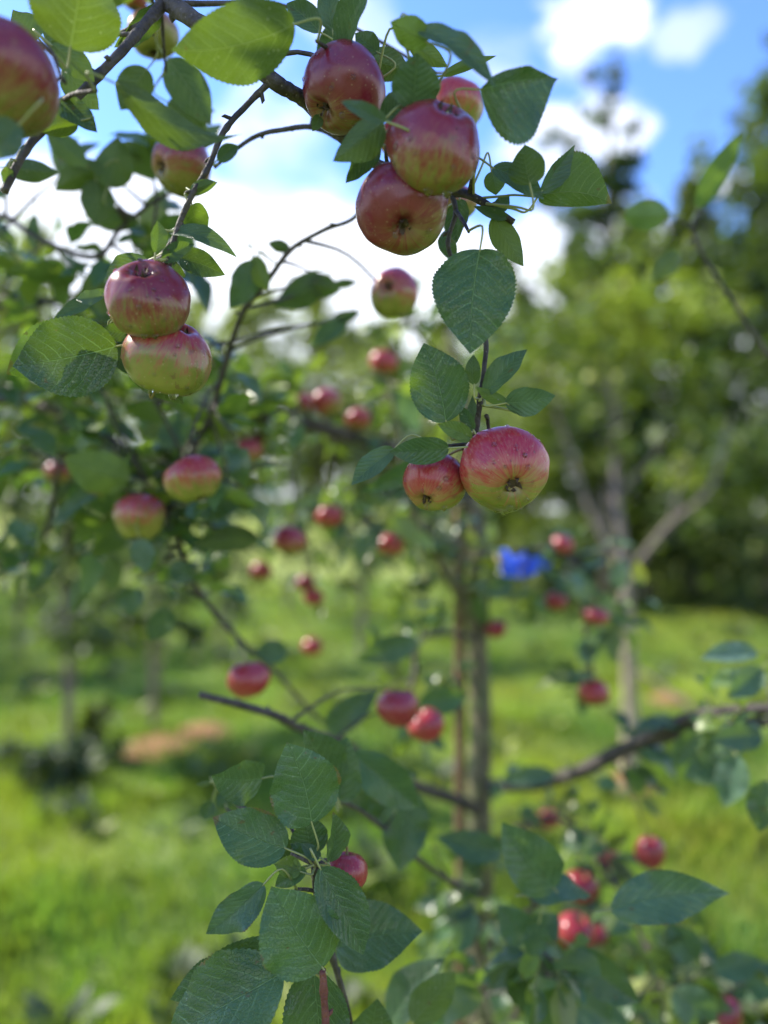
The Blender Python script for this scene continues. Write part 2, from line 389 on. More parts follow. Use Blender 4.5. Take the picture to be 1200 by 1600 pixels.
b8b = near.branch([((-1.28, 1.28, 1.5), .018), (-140, 640, 1.25, 20), (0, 625, 1.25, 14), (110, 650, 1.2, 12), (190, 700, 1.1, 11), (240, 770, 1.02, 9), (262, 800, 1.0, 8)])
b9 = near.branch([(262, 790, 1.0, 8), (300, 900, 1.1, 8), (345, 970, 1.15, 8), (430, 1050, 1.2, 7), (500, 1125, 1.25, 6), (560, 1170, 1.3, 4)])
b9b = near.branch([(110, 650, 1.2, 9), (90, 740, 1.2, 8), (60, 860, 1.2, 6), (-10, 905, 1.2, 5)])
b9c = near.branch([(-120, 90, .55, 11), (-60, 60, .5, 10), (20, 60, .5, 9), (75, 75, .5, 8), (95, 120, .5, 6)])
# central tree
trunk = cen.branch([((0.20, 1.62, -.03), .030), (753, 1600, 1.60, 40), (749, 1480, 1.61, 36), (753, 1360, 1.60, 38), (748, 1240, 1.60, 37), (751, 1120, 1.60, 33), (746, 1000, 1.61, 34), (749, 900, 1.60, 31), (742, 790, 1.62, 26), (735, 700, 1.65, 20), (722, 600, 1.68, 14), (700, 520, 1.7, 8)], 'trunk', 'bark_moss', 16, rough=0.10)
c1 = cen.branch([(742, 800, 1.62, 22), (690, 740, 1.58, 20), (600, 700, 1.5, 22), (500, 668, 1.42, 23), (420, 650, 1.38, 22), (330, 634, 1.34, 18), (200, 625, 1.3, 12), (80, 600, 1.3, 8)])
c2 = cen.branch([(745, 1265, 1.58, 20), (700, 1245, 1.48, 20), (650, 1228, 1.35, 18), (580, 1190, 1.15, 15), (530, 1160, 1.05, 13), (470, 1138, .95, 13), (430, 1118, .9, 13), (370, 1100, .87, 12), (312, 1086, .85, 12)])
c3 = cen.branch([(752, 1480, 1.58, 12), (735, 1420, 1.35, 10), (712, 1385, 1.15, 9), (660, 1348, 1.0, 8), (600, 1295, .9, 8), (560, 1265, .84, 7), (525, 1250, .78, 7)])
c4 = cen.branch([(755, 1228, 1.60, 22), (800, 1228, 1.5, 20), (850, 1222, 1.42, 21), (905, 1205, 1.35, 22), (960, 1178, 1.3, 22), (1010, 1155, 1.24, 22), (1070, 1125, 1.18, 20), (1130, 1112, 1.1, 18), (1230, 1105, 1.05, 14)])
c4b = cen.branch([(1000, 1160, 1.25, 18), (1060, 1148, 1.2, 17), (1120, 1132, 1.15, 15), (1240, 1128, 1.08, 12)])
c5 = cen.branch([(752, 1690, 1.55, 14), (660, 1720, 1.2, 13), (560, 1710, .72, 11), (516, 1650, .60, 13), (508, 1580, .592, 12), (504, 1515, .592, 11)], m='bark_red')
c5b = cen.branch([(560, 1710, .80, 10), (548, 1600, .70, 9), (515, 1480, .66, 10), (497, 1400, .64, 13), (494, 1352, .63, 18)])
c6 = cen.branch([(755, 1700, 1.55, 14), (790, 1620, 1.3, 12), (820, 1550, 1.05, 9), (835, 1490, .92, 8), (842, 1465, .88, 9), (872, 1440, .86, 8)])
c6b = cen.branch([(757, 1470, 1.6, 11), (790, 1450, 1.3, 9), (830, 1420, 1.0, 7), (868, 1392, .84, 5)])
c7 = cen.branch([(753, 1330, 1.60, 12), (820, 1290, 1.5, 10), (870, 1275, 1.42, 9), (910, 1310, 1.36, 9), (950, 1365, 1.3, 8), (985, 1420, 1.2, 7), (1010, 1480, 1.15, 6), (1060, 1540, 1.1, 6)])
c8 = cen.branch([(750, 880, 1.60, 10), (800, 862, 1.55, 8), (850, 858, 1.5, 8), (890, 868, 1.5, 9), (908, 905, 1.48, 8), (912, 965, 1.46, 7), (922, 1030, 1.45, 6), (926, 1062, 1.45, 5)])
c9 = cen.branch(m='bark_moss', pts=[(748, 990, 1.60, 20), (722, 935, 1.56, 18), (695, 890, 1.5, 17), (665, 845, 1.45, 15), (640, 780, 1.42, 9), (628, 700, 1.4, 8), (612, 620, 1.4, 6), (605, 590, 1.4, 5)])
c10 = cen.branch([(748, 1000, 1.58, 10), (700, 990, 1.5, 9), (655, 1000, 1.42, 8), (648, 1050, 1.38, 8), (640, 1080, 1.35, 7)])
c11 = cen.branch([(744, 860, 1.6, 12), (700, 845, 1.62, 10), (620, 830, 1.66, 9), (540, 800, 1.7, 8), (450, 810, 1.7, 7), (380, 850, 1.7, 6)])
c12 = cen.branch([((.21, 1.62, .35), .010), (900, 1580, 1.4, 11), (1000, 1560, 1.3, 10), (1100, 1560, 1.25, 9), (1190, 1540, 1.2, 6)])
c13 = cen.branch([(1230, 1105, 1.05, 8), (1262, 850, 1.08, 7), (1235, 620, 1.1, 6), (1150, 480, 1.12, 5), (1085, 372, 1.1, 7), (1098, 322, 1.1, 6), (1110, 290, 1.1, 4)])
c14 = cen.branch([(722, 600, 1.68, 8), (690, 560, 1.62, 7), (650, 520, 1.56, 6), (628, 480, 1.5, 5)])
ALLB = list(BR)

# ------------------------------------------------------------------ hero leaves
def hero(b, tp, w, d0, d1=None, roll=0, under=0, tint=(0.5, 0, 0), only=None, m='leaf', pet=True, tree=None, join=None, **kw):
    """b,tp: base and tip pixels; w: full width in pixels; roll: degrees about the midrib"""
    d1 = d1 if d1 is not None else d0
    if b[1] > 500:
        d0, d1 = ((.605+(q_-.605)*.45 if q_ < .67 else q_) for q_ in (d0, d1))
    p0 = P(b[0], b[1], d0); p1 = P(tp[0], tp[1], d1)
    t = (p1-p0).normalized(); toc = (Vector((0, 0, CAMZ))-(p0+p1)/2).normalized()
    n = (toc-t*toc.dot(t)).normalized()
    n = Matrix.Rotation(R(roll+(180 if under else 0)), 3, t) @ n
    ww = w/F*(d0+d1)/2*(.94 if w > 70 else 1)
    kw.setdefault('fold', random.uniform(.15, .5)); kw.setdefault('curl', random.uniform(-.04, .15)); kw.setdefault('wave', random.uniform(.045, .085)); kw.setdefault('twist', random.uniform(-.35, .35)); kw.setdefault('bend', random.uniform(-.05, .05))
    if kw.get('al', 1) != kw.get('ar', 1) and under: kw['al'], kw['ar'] = kw['ar'], kw['al']
    if under: kw['curl'] = -kw['curl'] if kw['curl'] > 0 else kw['curl']
    mb = MB(); sd_ = random.random()*10
    tint = (min(1, max(0, tint[0]+random.uniform(-.2, .2))), tint[1], tint[2], 1)
    leaf_geo(mb, p0, p1, ww, n, nu=100, nv=10, serr=0.05, tint=tint, seed=sd_, **kw)
    if FLIP: mb.f = [tuple(reversed(f)) for f in mb.f]
    L = (p1-p0).length
    # raised midrib tapering to the tip, continuing into the petiole
    if join is not None: q = P(*join); _, br, q2, r2 = nearest(q)
    else: _, br, q, r2 = nearest(p0-t*0.01, only)
    dd = (q-p0).length
    rp = 0.00085
    # petiole from the branch to the blade
    c1_ = p0-t*min(0.018, dd*0.5)
    tube(mb, catmull([(q, rp*1.35), (c1_.lerp(q, .35), rp*1.1), (c1_, rp), (p0, rp*.9), (p0.lerp(p1, .02), rp*.5)], 5) if dd < 0.05 else
         catmull([(q.lerp(p0, 1-0.035/dd), rp*1.3), (c1_, rp), (p0, rp*.9), (p0.lerp(p1, .02), rp*.5)], 5), 6, 1)
    if dd >= 0.05:
        add_twig(br, q, min(r2, .0022), q.lerp(p0, 1-0.033/dd), .0012, .05)
    br['leaves'].append((mb, [M[m], M['petiole']]))
H = hero
# --- top left
H((110, 75), (135, -70), 150, .52, .50, under=1, tint=(.2, .08, 0), curl=.02)
H((460, 38), (268, 78), 118, .53, .52, under=1, roll=-14, tint=(.15, .10, 0), bend=.06, curl=.02, join=(535, 95, .60), fold=.15)
H((182, 131), (380, 209), 62, .50, .53, roll=25, under=1, tint=(-.2, 0, 0), curl=.14, bend=-.08, twist=1.9, acu=1.2, join=(95, 160, .57))
H((90, 158), (152, 207), 46, .56, roll=-20, tint=(.2, 0, 0))
H((230, 108), (188, 172), 52, .72, under=1, tint=(.4, .1, 0))
H((262, 92), (330, 196), 62, .74, under=1, tint=(.4, .05, 0))
H((262, 160), (320, 205), 50, .76, under=1, tint=(.3, .05, 0))
H((8, 262), (92, 270), 36, .72, under=1, tint=(.4, .0, 0))
H((160, 262), (85, 298), 48, .84, under=1, tint=(.4, .1, 0))
H((168, 292), (184, 212), 58, .84, under=1, tint=(.5, .1, 0))
H((150, 282), (150, 355), 52, .84, under=1, tint=(.3, .0, 0))
H((75, 205), (140, 262), 40, .8, under=1, tint=(.4, .1, 0))
H((80, 70), (148, 128), 44, .56, under=1, tint=(.7, .3, 0))
H((100, 100), (155, 172), 52, .66, under=1, tint=(.7, .1, 0))
H((60, 60), (20, 15), 50, .6, under=1, tint=(.7, .2, 0))
H((110, 60), (60, 30), 46, .62, under=1, tint=(.6, .2, 0))
H((246, 8), (178, 74), 46, .62, roll=-30, tint=(.4, .1, .1), fold=.6)
H((30, 195), (-20, 250), 60, .46, roll=20, tint=(.3, 0, .3))
H((14, 262), (8, 290), 18, .55, tint=(.4, .2, 0))
H((120, 190), (60, 205), 40, .56, under=1, tint=(.7, .35, 0))
H((215, 345), (130, 335), 34, .9, under=1, tint=(.4, .1, 0))
H((300, 320), (318, 372), 42, .62, .66, under=1, tint=(.6, .2, 0))
H((340, 250), (375, 228), 26, .68, tint=(.3, 0, .1))
H((297, 300), (340, 285), 22, .58, under=1, tint=(.5, .1, .2))
# --- top middle
H((500, 50), (448, 5), 44, .62, roll=20, tint=(.5, 0, .25))
H((520, 48), (514, -18), 40, .64, roll=-15, tint=(.5, 0, .25))
H((538, 88), (585, -35), 62, .60, .56, roll=-35, tint=(.3, 0, .2), fold=.5)
H((590, 82), (555, 52), 36, .60, tint=(.3, .1, 0))
H((572, 92), (642, 112), 52, .62, under=1, tint=(.3, .1, 0))
H((500, 95), (545, 30), 44, .66, tint=(.3, 0, 0))
H((645, 168), (652, 82), 84, .54, .52, roll=12, tint=(.35, 0, .25), curl=.02)
H((668, 66), (610, 34), 50, .52, roll=-10, under=1, tint=(.8, .5, 0))
H((655, 46), (775, 138), 46, .52, .50, roll=-28, tint=(.35, 0, .25), fold=.5)
H((750, 140), (873, 123), 130, .53, .53, roll=8, tint=(.3, 0, .25), al=.30, ar=1.55, bend=-.05, twist=.5, curl=.05, wave=.09, acu=1.5)
H((692, 118), (776, 87), 18, .60, under=1, tint=(.8, .4, 0))
H((640, 66), (700, 105), 30, .58, under=1, tint=(.8, .45, 0))
H((604, 190), (532, 158), 28, .52, roll=10, tint=(.4, 0, .3))
H((598, 190), (520, 252), 62, .54, under=1, roll=15, tint=(.4, .1, 0))
H((592, 224), (540, 286), 38, .57, roll=-20, tint=(.2, 0, .2))
H((598, 186), (642, 148), 42, .56, tint=(.2, 0, .1))
H((500, 180), (488, 205), 18, .60, tint=(.4, .1, 0))
H((718, 312), (714, 380), 42, .64, tint=(.1, 0, 0), roll=20)
H((696, 360), (712, 412), 30, .66, tint=(.1, 0, .2), roll=20)
H((750, 390), (735, 553), 138, .575, .57, roll=8, tint=(.15, 0, .02), curl=.04, bend=.02, wave=.05, join=(712, 330, .63))
H((772, 338), (818, 416), 42, .60, roll=-15, under=1, tint=(.6, .2, 0))
H((795, 340), (740, 322), 18, .60, tint=(.5, 0, .3))
H((828, 288), (820, 226), 58, .56, under=1, tint=(.6, .1, 0), join=(760, 318, .6))
H((845, 300), (898, 226), 40, .58, roll=30, tint=(.4, 0, .35), join=(760, 318, .6))
H((770, 262), (850, 312), 40, .58, roll=-30, tint=(.4, 0, .35))
H((842, 308), (956, 318), 82, .59, .59, under=1, roll=0, tint=(.6, .1, 0), al=1.5, ar=.55, bend=.10, curl=.02, join=(745, 310, .61))
H((768, 268), (775, 305), 36, .62, under=1, tint=(.6, .2, 0))
H((774, 330), (796, 307), 24, .60, tint=(.4, 0, .3))
# --- hero middle cluster
H((697, 659), (662, 536), 96, .61, .60, roll=10, tint=(.25, 0, .05), curl=.03, join=(742, 676, .62))
H((741, 601), (740, 554), 26, .60, tint=(.4, .15, 0))
H((758, 616), (824, 546), 42, .61, .60, roll=-25, tint=(.3, 0, .2), fold=.3, join=(752, 625, .62))
H((790, 630), (868, 618), 46, .60, .58, roll=18, tint=(.5, 0, .45), curl=.06, join=(748, 606, .62))
H((795, 632), (742, 604), 20, .60, under=1, tint=(.7, .3, 0))
H((737, 686), (684, 663), 32, .61, tint=(.7, .45, 0), roll=10)
H((740, 672), (718, 634), 24, .61, tint=(.3, 0, 0), roll=-30)
H((736, 660), (738, 618), 16, .62, tint=(.4, 0, .2), roll=-30)
H((701, 700), (608, 706), 44, .60, .60, roll=-18, tint=(.2, 0, .0), curl=.16, fold=.25, join=(740, 690, .625))
H((616, 702), (549, 758), 40, .61, .60, roll=25, tint=(.5, 0, .4), fold=.4, join=(738, 694, .63))
H((690, 700), (560, 770), 34, .85, .9, tint=(.2, 0, 0), only=[c1, c9])
# --- left cluster
H((182, 541), (20, 572), 128, .58, .57, roll=-4, tint=(-.1, 0, 0), curl=.03, bend=-.02, join=(222, 520, .60), fold=.12)
H((150, 535), (10, 585), 100, .62, .62, under=1, tint=(.9, .5, 0), join=(222, 520, .60))
H((205, 520), (158, 516), 28, .6, tint=(.1, 0, 0), join=(222, 520, .60))
H((195, 530), (287, 632), 74, .64, .63, tint=(.2, .1, 0), under=1)
H((182, 535), (200, 585), 34, .62, tint=(.3, 0, .2))
H((243, 395), (246, 344), 30, .57, tint=(.2, 0, .1), roll=15)
H((254, 406), (303, 381), 28, .57, tint=(.2, 0, .1))
H((232, 408), (162, 442), 42, .59, roll=20, tint=(.3, 0, .2), curl=.1)
H((264, 362), (371, 403), 30, .58, roll=-35, tint=(.4, 0, .3), curl=.12, bend=-.05)
H((282, 404), (352, 430), 44, .60, roll=-10, tint=(.25, 0, .15), curl=.08)
H((255, 420), (290, 432), 36, .6, tint=(.1, 0, 0))
H((160, 462), (118, 468), 24, .62, roll=20, tint=(.4, 0, .5))
H((168, 455), (80, 502), 28, .66, roll=30, tint=(.3, 0, .1))
H((398, 410), (358, 482), 48, .80, tint=(.4, 0, .25), roll=-20)
H((396, 400), (420, 455), 34, .80, under=1, tint=(.9, .6, 0))
H((452, 388), (418, 380), 20, .8, under=1, tint=(.3, 0, 0))
H((505, 432), (428, 478), 50, .9, under=1, tint=(.3, .0, 0), only=[b5])
H((480, 440), (532, 455), 40, .9, under=1, tint=(.4, .1, 0), only=[b5])
H((520, 445), (560, 440), 16, .95, under=1, tint=(.1, 0, 0), only=[b5])
H((540, 496), (484, 542), 32, 1.0, tint=(.4, 0, .2), roll=15, only=[b5, c14])
H((520, 497), (566, 488), 18, 1.0, tint=(.0, 0, 0), only=[b5, c14])
H((202, 748), (98, 716), 70, .92, .88, under=1, tint=(.8, .35, 0), curl=.06, only=[b8b])
H((162, 762), (78, 822), 26, .95, roll=20, tint=(.4, 0, .5), only=[b8b])
H((298, 790), (380, 790), 54, .95, tint=(.1, .05, .05), only=[b8b, b9])
H((402, 842), (300, 852), 42, 1.0, under=1, tint=(-.1, 0, 0), only=[b9, b5])
H((218, 842), (228, 896), 36, .9, tint=(.4, 0, .6))
H((268, 885), (305, 905), 34, .95, tint=(.1, 0, .1))
H((218, 920), (198, 962), 24, 1.0, tint=(.4, 0, .35))
H((266, 952), (234, 1002), 40, 1.0, tint=(.1, 0, .15))
H((135, 900), (110, 960), 34, 1.05, under=1, tint=(.3, 0, .2))
H((75, 870), (45, 925), 32, 1.05, tint=(.1, 0, .2))
H((172, 870), (175, 925), 30, 1.05, under=1, tint=(.3, .1, 0))
H((450, 1018), (398, 1018), 38, 1.1, tint=(.3, 0, .2))
H((512, 1142), (592, 1078), 46, 1.1, tint=(.3, 0, .1), curl=.12)
H((652, 1002), (555, 1032), 42, 1.2, tint=(.3, 0, .1), curl=.1)
H((655, 1100), (735, 1085), 46, 1.25, tint=(.8, .1, 0))
# --- bottom hero sprig
H((487, 1286), (448, 1160), 118, .615, .60, roll=6, tint=(.55, .05, .02), curl=.03, join=(492, 1350, .63))
H((410, 1216), (330, 1212), 74, .67, .66, roll=-12, tint=(.4, 0, .10), join=(494, 1352, .63))
H((447, 1326), (332, 1277), 88, .62, .61, roll=5, tint=(.65, .03, .02), curl=.04, join=(494, 1358, .63))
H((522, 1238), (474, 1140), 84, .72, .70, roll=15, tint=(.3, 0, .0))
H((530, 1252), (542, 1150), 84, .76, .76, roll=-15, tint=(.35, 0, .15))
H((548, 1178), (655, 1262), 70, .82, .84, tint=(.3, 0, .05), curl=.08)
H((490, 1332), (478, 1272), 60, .66, tint=(.4, 0, .05))
H((514, 1346), (520, 1268), 44, .64, roll=35, tint=(.5, .1, 0), fold=.5, bend=.08)
H((412, 1382), (322, 1459), 58, .60, .585, roll=-10, tint=(.7, 0, .28), wave=.14, fold=.4, curl=.08, join=(500, 1395, .64))
H((504, 1512), (424, 1385), 134, .575, .57, roll=5, tint=(.7, .10, 0), curl=.03, join=(504, 1518, .60))
H((500, 1356), (568, 1492), 86, .595, .59, roll=-8, tint=(.3, 0, .04), curl=.03, join=(494, 1352, .63))
H((442, 1520), (262, 1622), 146, .575, .57, roll=8, tint=(.45, .08, .0), curl=.08, fold=.35, join=(504, 1530, .60))
H((425, 1478), (266, 1562), 84, .63, .62, roll=-15, tint=(.35, 0, .08), wave=.12, curl=.06, join=(500, 1500, .64))
H((525, 1482), (660, 1455), 108, .70, .69, roll=-6, tint=(.25, .05, .02), curl=.03, join=(505, 1470, .66))
H((490, 1512), (505, 1680), 112, .635, .63, roll=10, tint=(.35, 0, .02), fold=.35)
H((575, 1640), (590, 1560), 74, .68, roll=20, tint=(.3, .1, 0))
H((645, 1598), (712, 1518), 58, .74, roll=10, tint=(.6, .1, 0), under=1)
H((610, 1600), (695, 1497), 70, .82, roll=-25, tint=(.3, 0, .15))
H((470, 1362), (428, 1350), 34, .63, tint=(.9, .7, .1), wave=.2)
H((478, 1358), (430, 1385), 30, .64, tint=(.8, .3, .2), wave=.2)
H((450, 1340), (415, 1312), 40, .66, tint=(.3, 0, .1))
H((500, 1340), (470, 1318), 22, .63, tint=(.3, 0, .3))
H((640, 1235), (624, 1362), 84, .92, .9, roll=-12, tint=(.25, .0, .05), fold=.5, wave=.09)
H((610, 1232), (585, 1290), 50, .95, tint=(.2, .0, .05))
H((605, 1225), (655, 1210), 30, .98, tint=(.2, .0, .05))
H((786, 1328), (680, 1308), 48, 1.0, tint=(.35, 0, .08), curl=.12)
H((726, 1385), (745, 1405), 30, 1.1, tint=(.2, 0, 0))
H((690, 1395), (668, 1378), 26, 1.1, tint=(.2, 0, 0))
H((332, 1250), (318, 1282), 28, .8, tint=(.2, 0, .15), join=(494, 1352, .63))
H((345, 1238), (362, 1262), 30, .78, tint=(.2, 0, .0), join=(494, 1352, .63))
H((330, 1222), (306, 1226), 9, .72, under=1, tint=(.3, .2, 0), join=(494, 1352, .63))
# --- lower right
H((866, 1388), (784, 1284), 92, .80, .78, roll=10, tint=(.5, .03, .15), curl=.03)
H((830, 1400), (928, 1402), 50, .80, .82, roll=-20, tint=(.5, 0, .18), curl=.12, twist=.8)
H((955, 1422), (1142, 1396), 80, .76, .74, roll=-5, tint=(.5, 0, .25), curl=.03, bend=-.05, wave=.15, acu=1.25, join=(985, 1420, 1.2))
H((826, 1466), (777, 1414), 54, .84, tint=(.5, 0, .08))
H((836, 1470), (872, 1428), 48, .86, tint=(.45, 0, .08))
H((842, 1442), (828, 1494), 42, .82, roll=-10, tint=(.5, 0, .08))
H((898, 1484), (1000, 1566), 62, .86, .84, roll=8, tint=(.1, .03, 0), join=(842, 1470, .88))
H((842, 1500), (884, 1566), 74, .96, tint=(.3, 0, .1))
H((812, 1492), (768, 1548), 48, .92, tint=(.1, .05, 0))
H((802, 1508), (818, 1582), 36, .9, tint=(.1, 0, 0))
H((838, 1490), (815, 1530), 30, .86, tint=(.8, .5, 0))
H((800, 1520), (752, 1532), 30, .95, tint=(.5, 0, .2))
H((880, 1560), (960, 1600), 70, 1.0, tint=(.35, 0, .2))
H((985, 1560), (900, 1610), 60, 1.05, tint=(.4, 0, .15))
H((1118, 1518), (1190, 1498), 44, 1.05, tint=(.5, 0, .15))
H((1050, 1550), (1120, 1600), 60, 1.05, tint=(.5, .05, .1))
H((1085, 1500), (1040, 1440), 56, 1.1, tint=(.5, 0, .15))
H((1020, 1480), (1045, 1530), 44, 1.1, tint=(.1, .05, 0))
# --- right
H((1182, 1020), (1094, 1030), 36, 1.0, tint=(.7, 0, .8), roll=20)
H((1190, 1045), (1135, 1090), 44, 1.0, tint=(.6, 0, .4))
H((1190, 1150), (1110, 1155), 44, 1.0, tint=(.5, 0, .3))
H((1130, 1190), (1070, 1215), 48, 1.05, tint=(.5, .1, .05))
H((1150, 1180), (1132, 1262), 50, 1.0, tint=(.6, 0, .4))
H((1200, 1220), (1186, 1300), 46, .9, tint=(.1, 0, .1))
H((1095, 1140), (1050, 1200), 36, 1.1, tint=(.6, .2, .0))
H((866, 1210), (778, 1222), 30, 1.3, tint=(.5, 0, .4), curl=.1)
H((1090, 325), (1158, 205), 40, .98, .95, under=1, roll=35, tint=(.9, .15, 0), curl=.05, only=[c13])
H((1045, 335), (968, 335), 50, 1.0, under=1, tint=(.9, .4, .3), curl=.08, only=[c13])
H((1060, 392), (1018, 440), 36, 1.05, under=1, tint=(.2, .25, 0), only=[c13])
H((800, 912), (755, 925), 36, 1.45, tint=(.4, 0, .3))
H((895, 890), (950, 960), 34, 1.45, tint=(.8, .2, .5))

# ------------------------------------------------------------------ apples
MD = {}
def apple_mesh(Rr, nb=96, na=72, calyx=True, bdir=Vector((0, 0, 1)), boff=0.1, dark=0.0, rot=None, seed=0.0, sq=0.88):
    mb = MB(); vs = []; uvs = []; tints = []
    lob = random.uniform(.01, .025); ph = random.random()*6
    for i in range(nb+1):
        t = i/nb; phi = math.pi*t
        for k in range(na):
            th = 2*math.pi*k/na
            rho = math.sin(phi)*(1+0.07*math.cos(phi))
            z = sq*math.cos(phi)
            z -= 0.42*math.exp(-(rho/.26)**2)*(1 if z > 0 else 0)*max(0, math.cos(phi))
            z += (0.27*math.exp(-(rho/.27)**2))*max(0, -math.cos(phi))
            lb = max(0, -math.cos(phi))
            rho *= 1+lob*math.cos(5*th+ph)*(0.3+lb)
            z += 0.03*math.cos(5*th+ph)*lb*rho
            d = Vector((math.cos(th)*rho, math.sin(th)*rho, z))
            d *= 1+0.085*noise.noise(d*1.1+Vector((seed, seed*2, 0)))+0.02*noise.noise(d*3.2+Vector((seed, 0, 5)))
            vs.append(d*Rr); uvs.append((k/na, t))
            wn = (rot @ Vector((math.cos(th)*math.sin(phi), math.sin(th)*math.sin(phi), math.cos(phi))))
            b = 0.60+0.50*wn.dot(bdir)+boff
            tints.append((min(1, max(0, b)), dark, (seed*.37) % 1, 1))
    fs = []
    for i in range(nb):
        for k in range(na):
            k2 = (k+1) % na
            fs.append((i*na+k, (i+1)*na+k, (i+1)*na+k2, i*na+k2))
    mb.add(vs, fs, 0, uvs); mb.tint = tints
    return mb
def rel(v):   # (right, up, towards the camera) -> world
    return Vector((v[0], -v[2], v[1])).normalized()
APPLES = []; CIRC = []
def apple(px, py, dpx, real, label, cal=None, bd=(0, .9, .3), boff=.12, dark=.3, group=None, lod=1, drops=0, only=None, stem_to=None, sq=.88, depth=None):
    d = depth or real*F/dpx
    c = P(px, py, d); Rr = dpx/2/F*d
    cal = cal or (random.uniform(-.4, .4), -1, random.uniform(-.2, .5))
    ax = -rel(cal)                               # stem end
    rot = ax.to_track_quat('Z', 'Y').to_matrix()
    seed = len(APPLES)*1.37+.5
    if lod == 2: boff += random.uniform(-.28, .02)
    nb, na = ((96, 72), (40, 32), (24, 20))[lod]
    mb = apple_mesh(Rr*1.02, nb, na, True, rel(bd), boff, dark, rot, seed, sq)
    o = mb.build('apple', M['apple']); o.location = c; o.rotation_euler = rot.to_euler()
    tag(o, label, 'apple', group or 'apples hanging on the trees')
    # stem, from the cavity to the nearest branch
    st = MB(); s0 = c+ax*Rr*.42
    dd, br, q, r2 = nearest(c+ax*Rr*1.3, only, c.z+Rr*.6 if ax.z > .3 else None)
    if stem_to: q = P(*stem_to)
    out = c+ax*Rr*1.02
    L = (q-out).length
    e = q if L < .022 else out+(q-out).normalized()*.022
    rs = .0011 if lod == 0 else .0013
    if (e-out).dot(ax) < 0: out = c+ax*Rr*1.12
    pts = catmull([(s0, rs*1.2), (out, rs), (out.lerp(e, .6)+ax*.002, rs), (e, rs*1.4)], 5)
    iv = rot.transposed()
    pts = [(iv @ (p-c), r) for p, r in pts]
    tube(st, pts, 7, 0, .1); so = st.build('stem', M['stem'], o); reset(so)
    if L >= .022:
        mid = e.lerp(q, .5)+Vector((0, 0, .1*L))
        if (mid-c).length < Rr*1.1: mid = c+(mid-c).normalized()*Rr*1.25
        br['twigs'].append(catmull([(q, min(r2, .0028)), (mid, .0018), (e, .0015)], 4))
    # calyx: five dry curled sepals in the lower hollow
    ca = MB(); ns = 5 if lod < 2 else 4
    zc = mb.v[-1][2]
    for k in range(ns):
        th = 2*math.pi*k/ns+seed; dr = Vector((math.cos(th), math.sin(th), 0))
        a = dr*Rr*.03+Vector((0, 0, zc+Rr*.02)); L1 = Rr*random.uniform(.22, .36)
        b2_ = a+dr*L1*.35+Vector((0, 0, -L1*.9))
        leaf_geo(ca, a, b2_, Rr*.15, dr, nu=6, nv=2, fold=.5, curl=.3*random.uniform(-1, 1.4), wave=.15, seed=k)
    vs = [Vector((math.cos(t)*Rr*.12, math.sin(t)*Rr*.12, zc-Rr*.03)) for t in [i*math.pi/4 for i in range(8)]]
    ca.add(vs, [tuple(reversed(range(8)))])  # dark disc stands in for the shade inside the calyx opening
    co = ca.build('calyx', M['calyx'], o); reset(co)
    # rain drops
    for k in range(drops):
        v = Vector((random.gauss(0, 1), random.gauss(0, 1), random.gauss(0, 1))).normalized()
        wv = rot @ v
        low = k < max(1, drops//5)
        if low: wv = Vector((random.uniform(-.5, .5), random.uniform(-.55, .1), -1)).normalized()
        elif wv.y > -.05: wv.y = -abs(wv.y)-.1; wv.normalize()
        lv = iv @ wv
        cen_ = surf(mb, lv)
        if cen_ is None: continue
        rr = (random.uniform(.0020, .0034) if low else random.uniform(.0008, .0024))
        dm = MB(); drop_geo(dm, cen_, lv, rr, iv @ Vector((0, 0, -1)), low)
        do = dm.build('water_drop', M['water'], o); reset(do)
    APPLES.append(o); CIRC.append((px, py, dpx/2, d)); return o
def reset(o):
    """child meshes built in the apple's own frame"""
    w = world_loc(o.parent); o.data.transform(Matrix.Translation(w)); o.matrix_parent_inverse.identity()
def surf(mb, d):
    best = None
    for v in mb.v[::3]:
        v = Vector(v); c = v.normalized().dot(d)
        if best is None or c > best[0]: best = (c, v)
    return best[1]
def drop_geo(mb, c, n, r, down, low):
    n = n.normalized(); a = n.orthogonal().normalized(); b = n.cross(a); nv, nh = 12, 8
    vs = []; fs = []
    for i in range(nh+1):
        ph = math.pi*i/nh
        for k in range(nv):
            th = 2*math.pi*k/nv
            p = a*math.cos(th)*math.sin(ph)+b*math.sin(th)*math.sin(ph)+n*math.cos(ph)*(.55 if not low else .9)
            if low: p = p+down*.5*max(0, p.dot(down))**2
            vs.append(c+p*r)
    for i in range(nh):
        for k in range(nv):
            fs.append((i*nv+k, (i+1)*nv+k, (i+1)*nv+(k+1) % nv, i*nv+(k+1) % nv))
    mb.add(vs, fs)
A = apple
near_b = [b for b in ALLB if b['tree'] is near]; cen_b = [b for b in ALLB if b['tree'] is cen]
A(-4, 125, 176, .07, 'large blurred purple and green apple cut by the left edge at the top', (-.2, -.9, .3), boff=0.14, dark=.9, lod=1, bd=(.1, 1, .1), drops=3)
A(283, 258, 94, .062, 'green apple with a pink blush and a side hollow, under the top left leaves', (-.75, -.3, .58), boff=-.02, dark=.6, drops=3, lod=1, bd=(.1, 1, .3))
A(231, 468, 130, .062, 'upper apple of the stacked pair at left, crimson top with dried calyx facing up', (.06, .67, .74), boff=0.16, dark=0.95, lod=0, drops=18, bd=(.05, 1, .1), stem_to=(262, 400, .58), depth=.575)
A(263, 557, 134, .064, 'lower apple of the stacked pair at left, mostly green with faint pink streaks', (.45, .8, .35), boff=-.02, dark=.4, lod=0, drops=18, bd=(.1, 1, -.1), stem_to=(225, 520, .60), depth=.60)
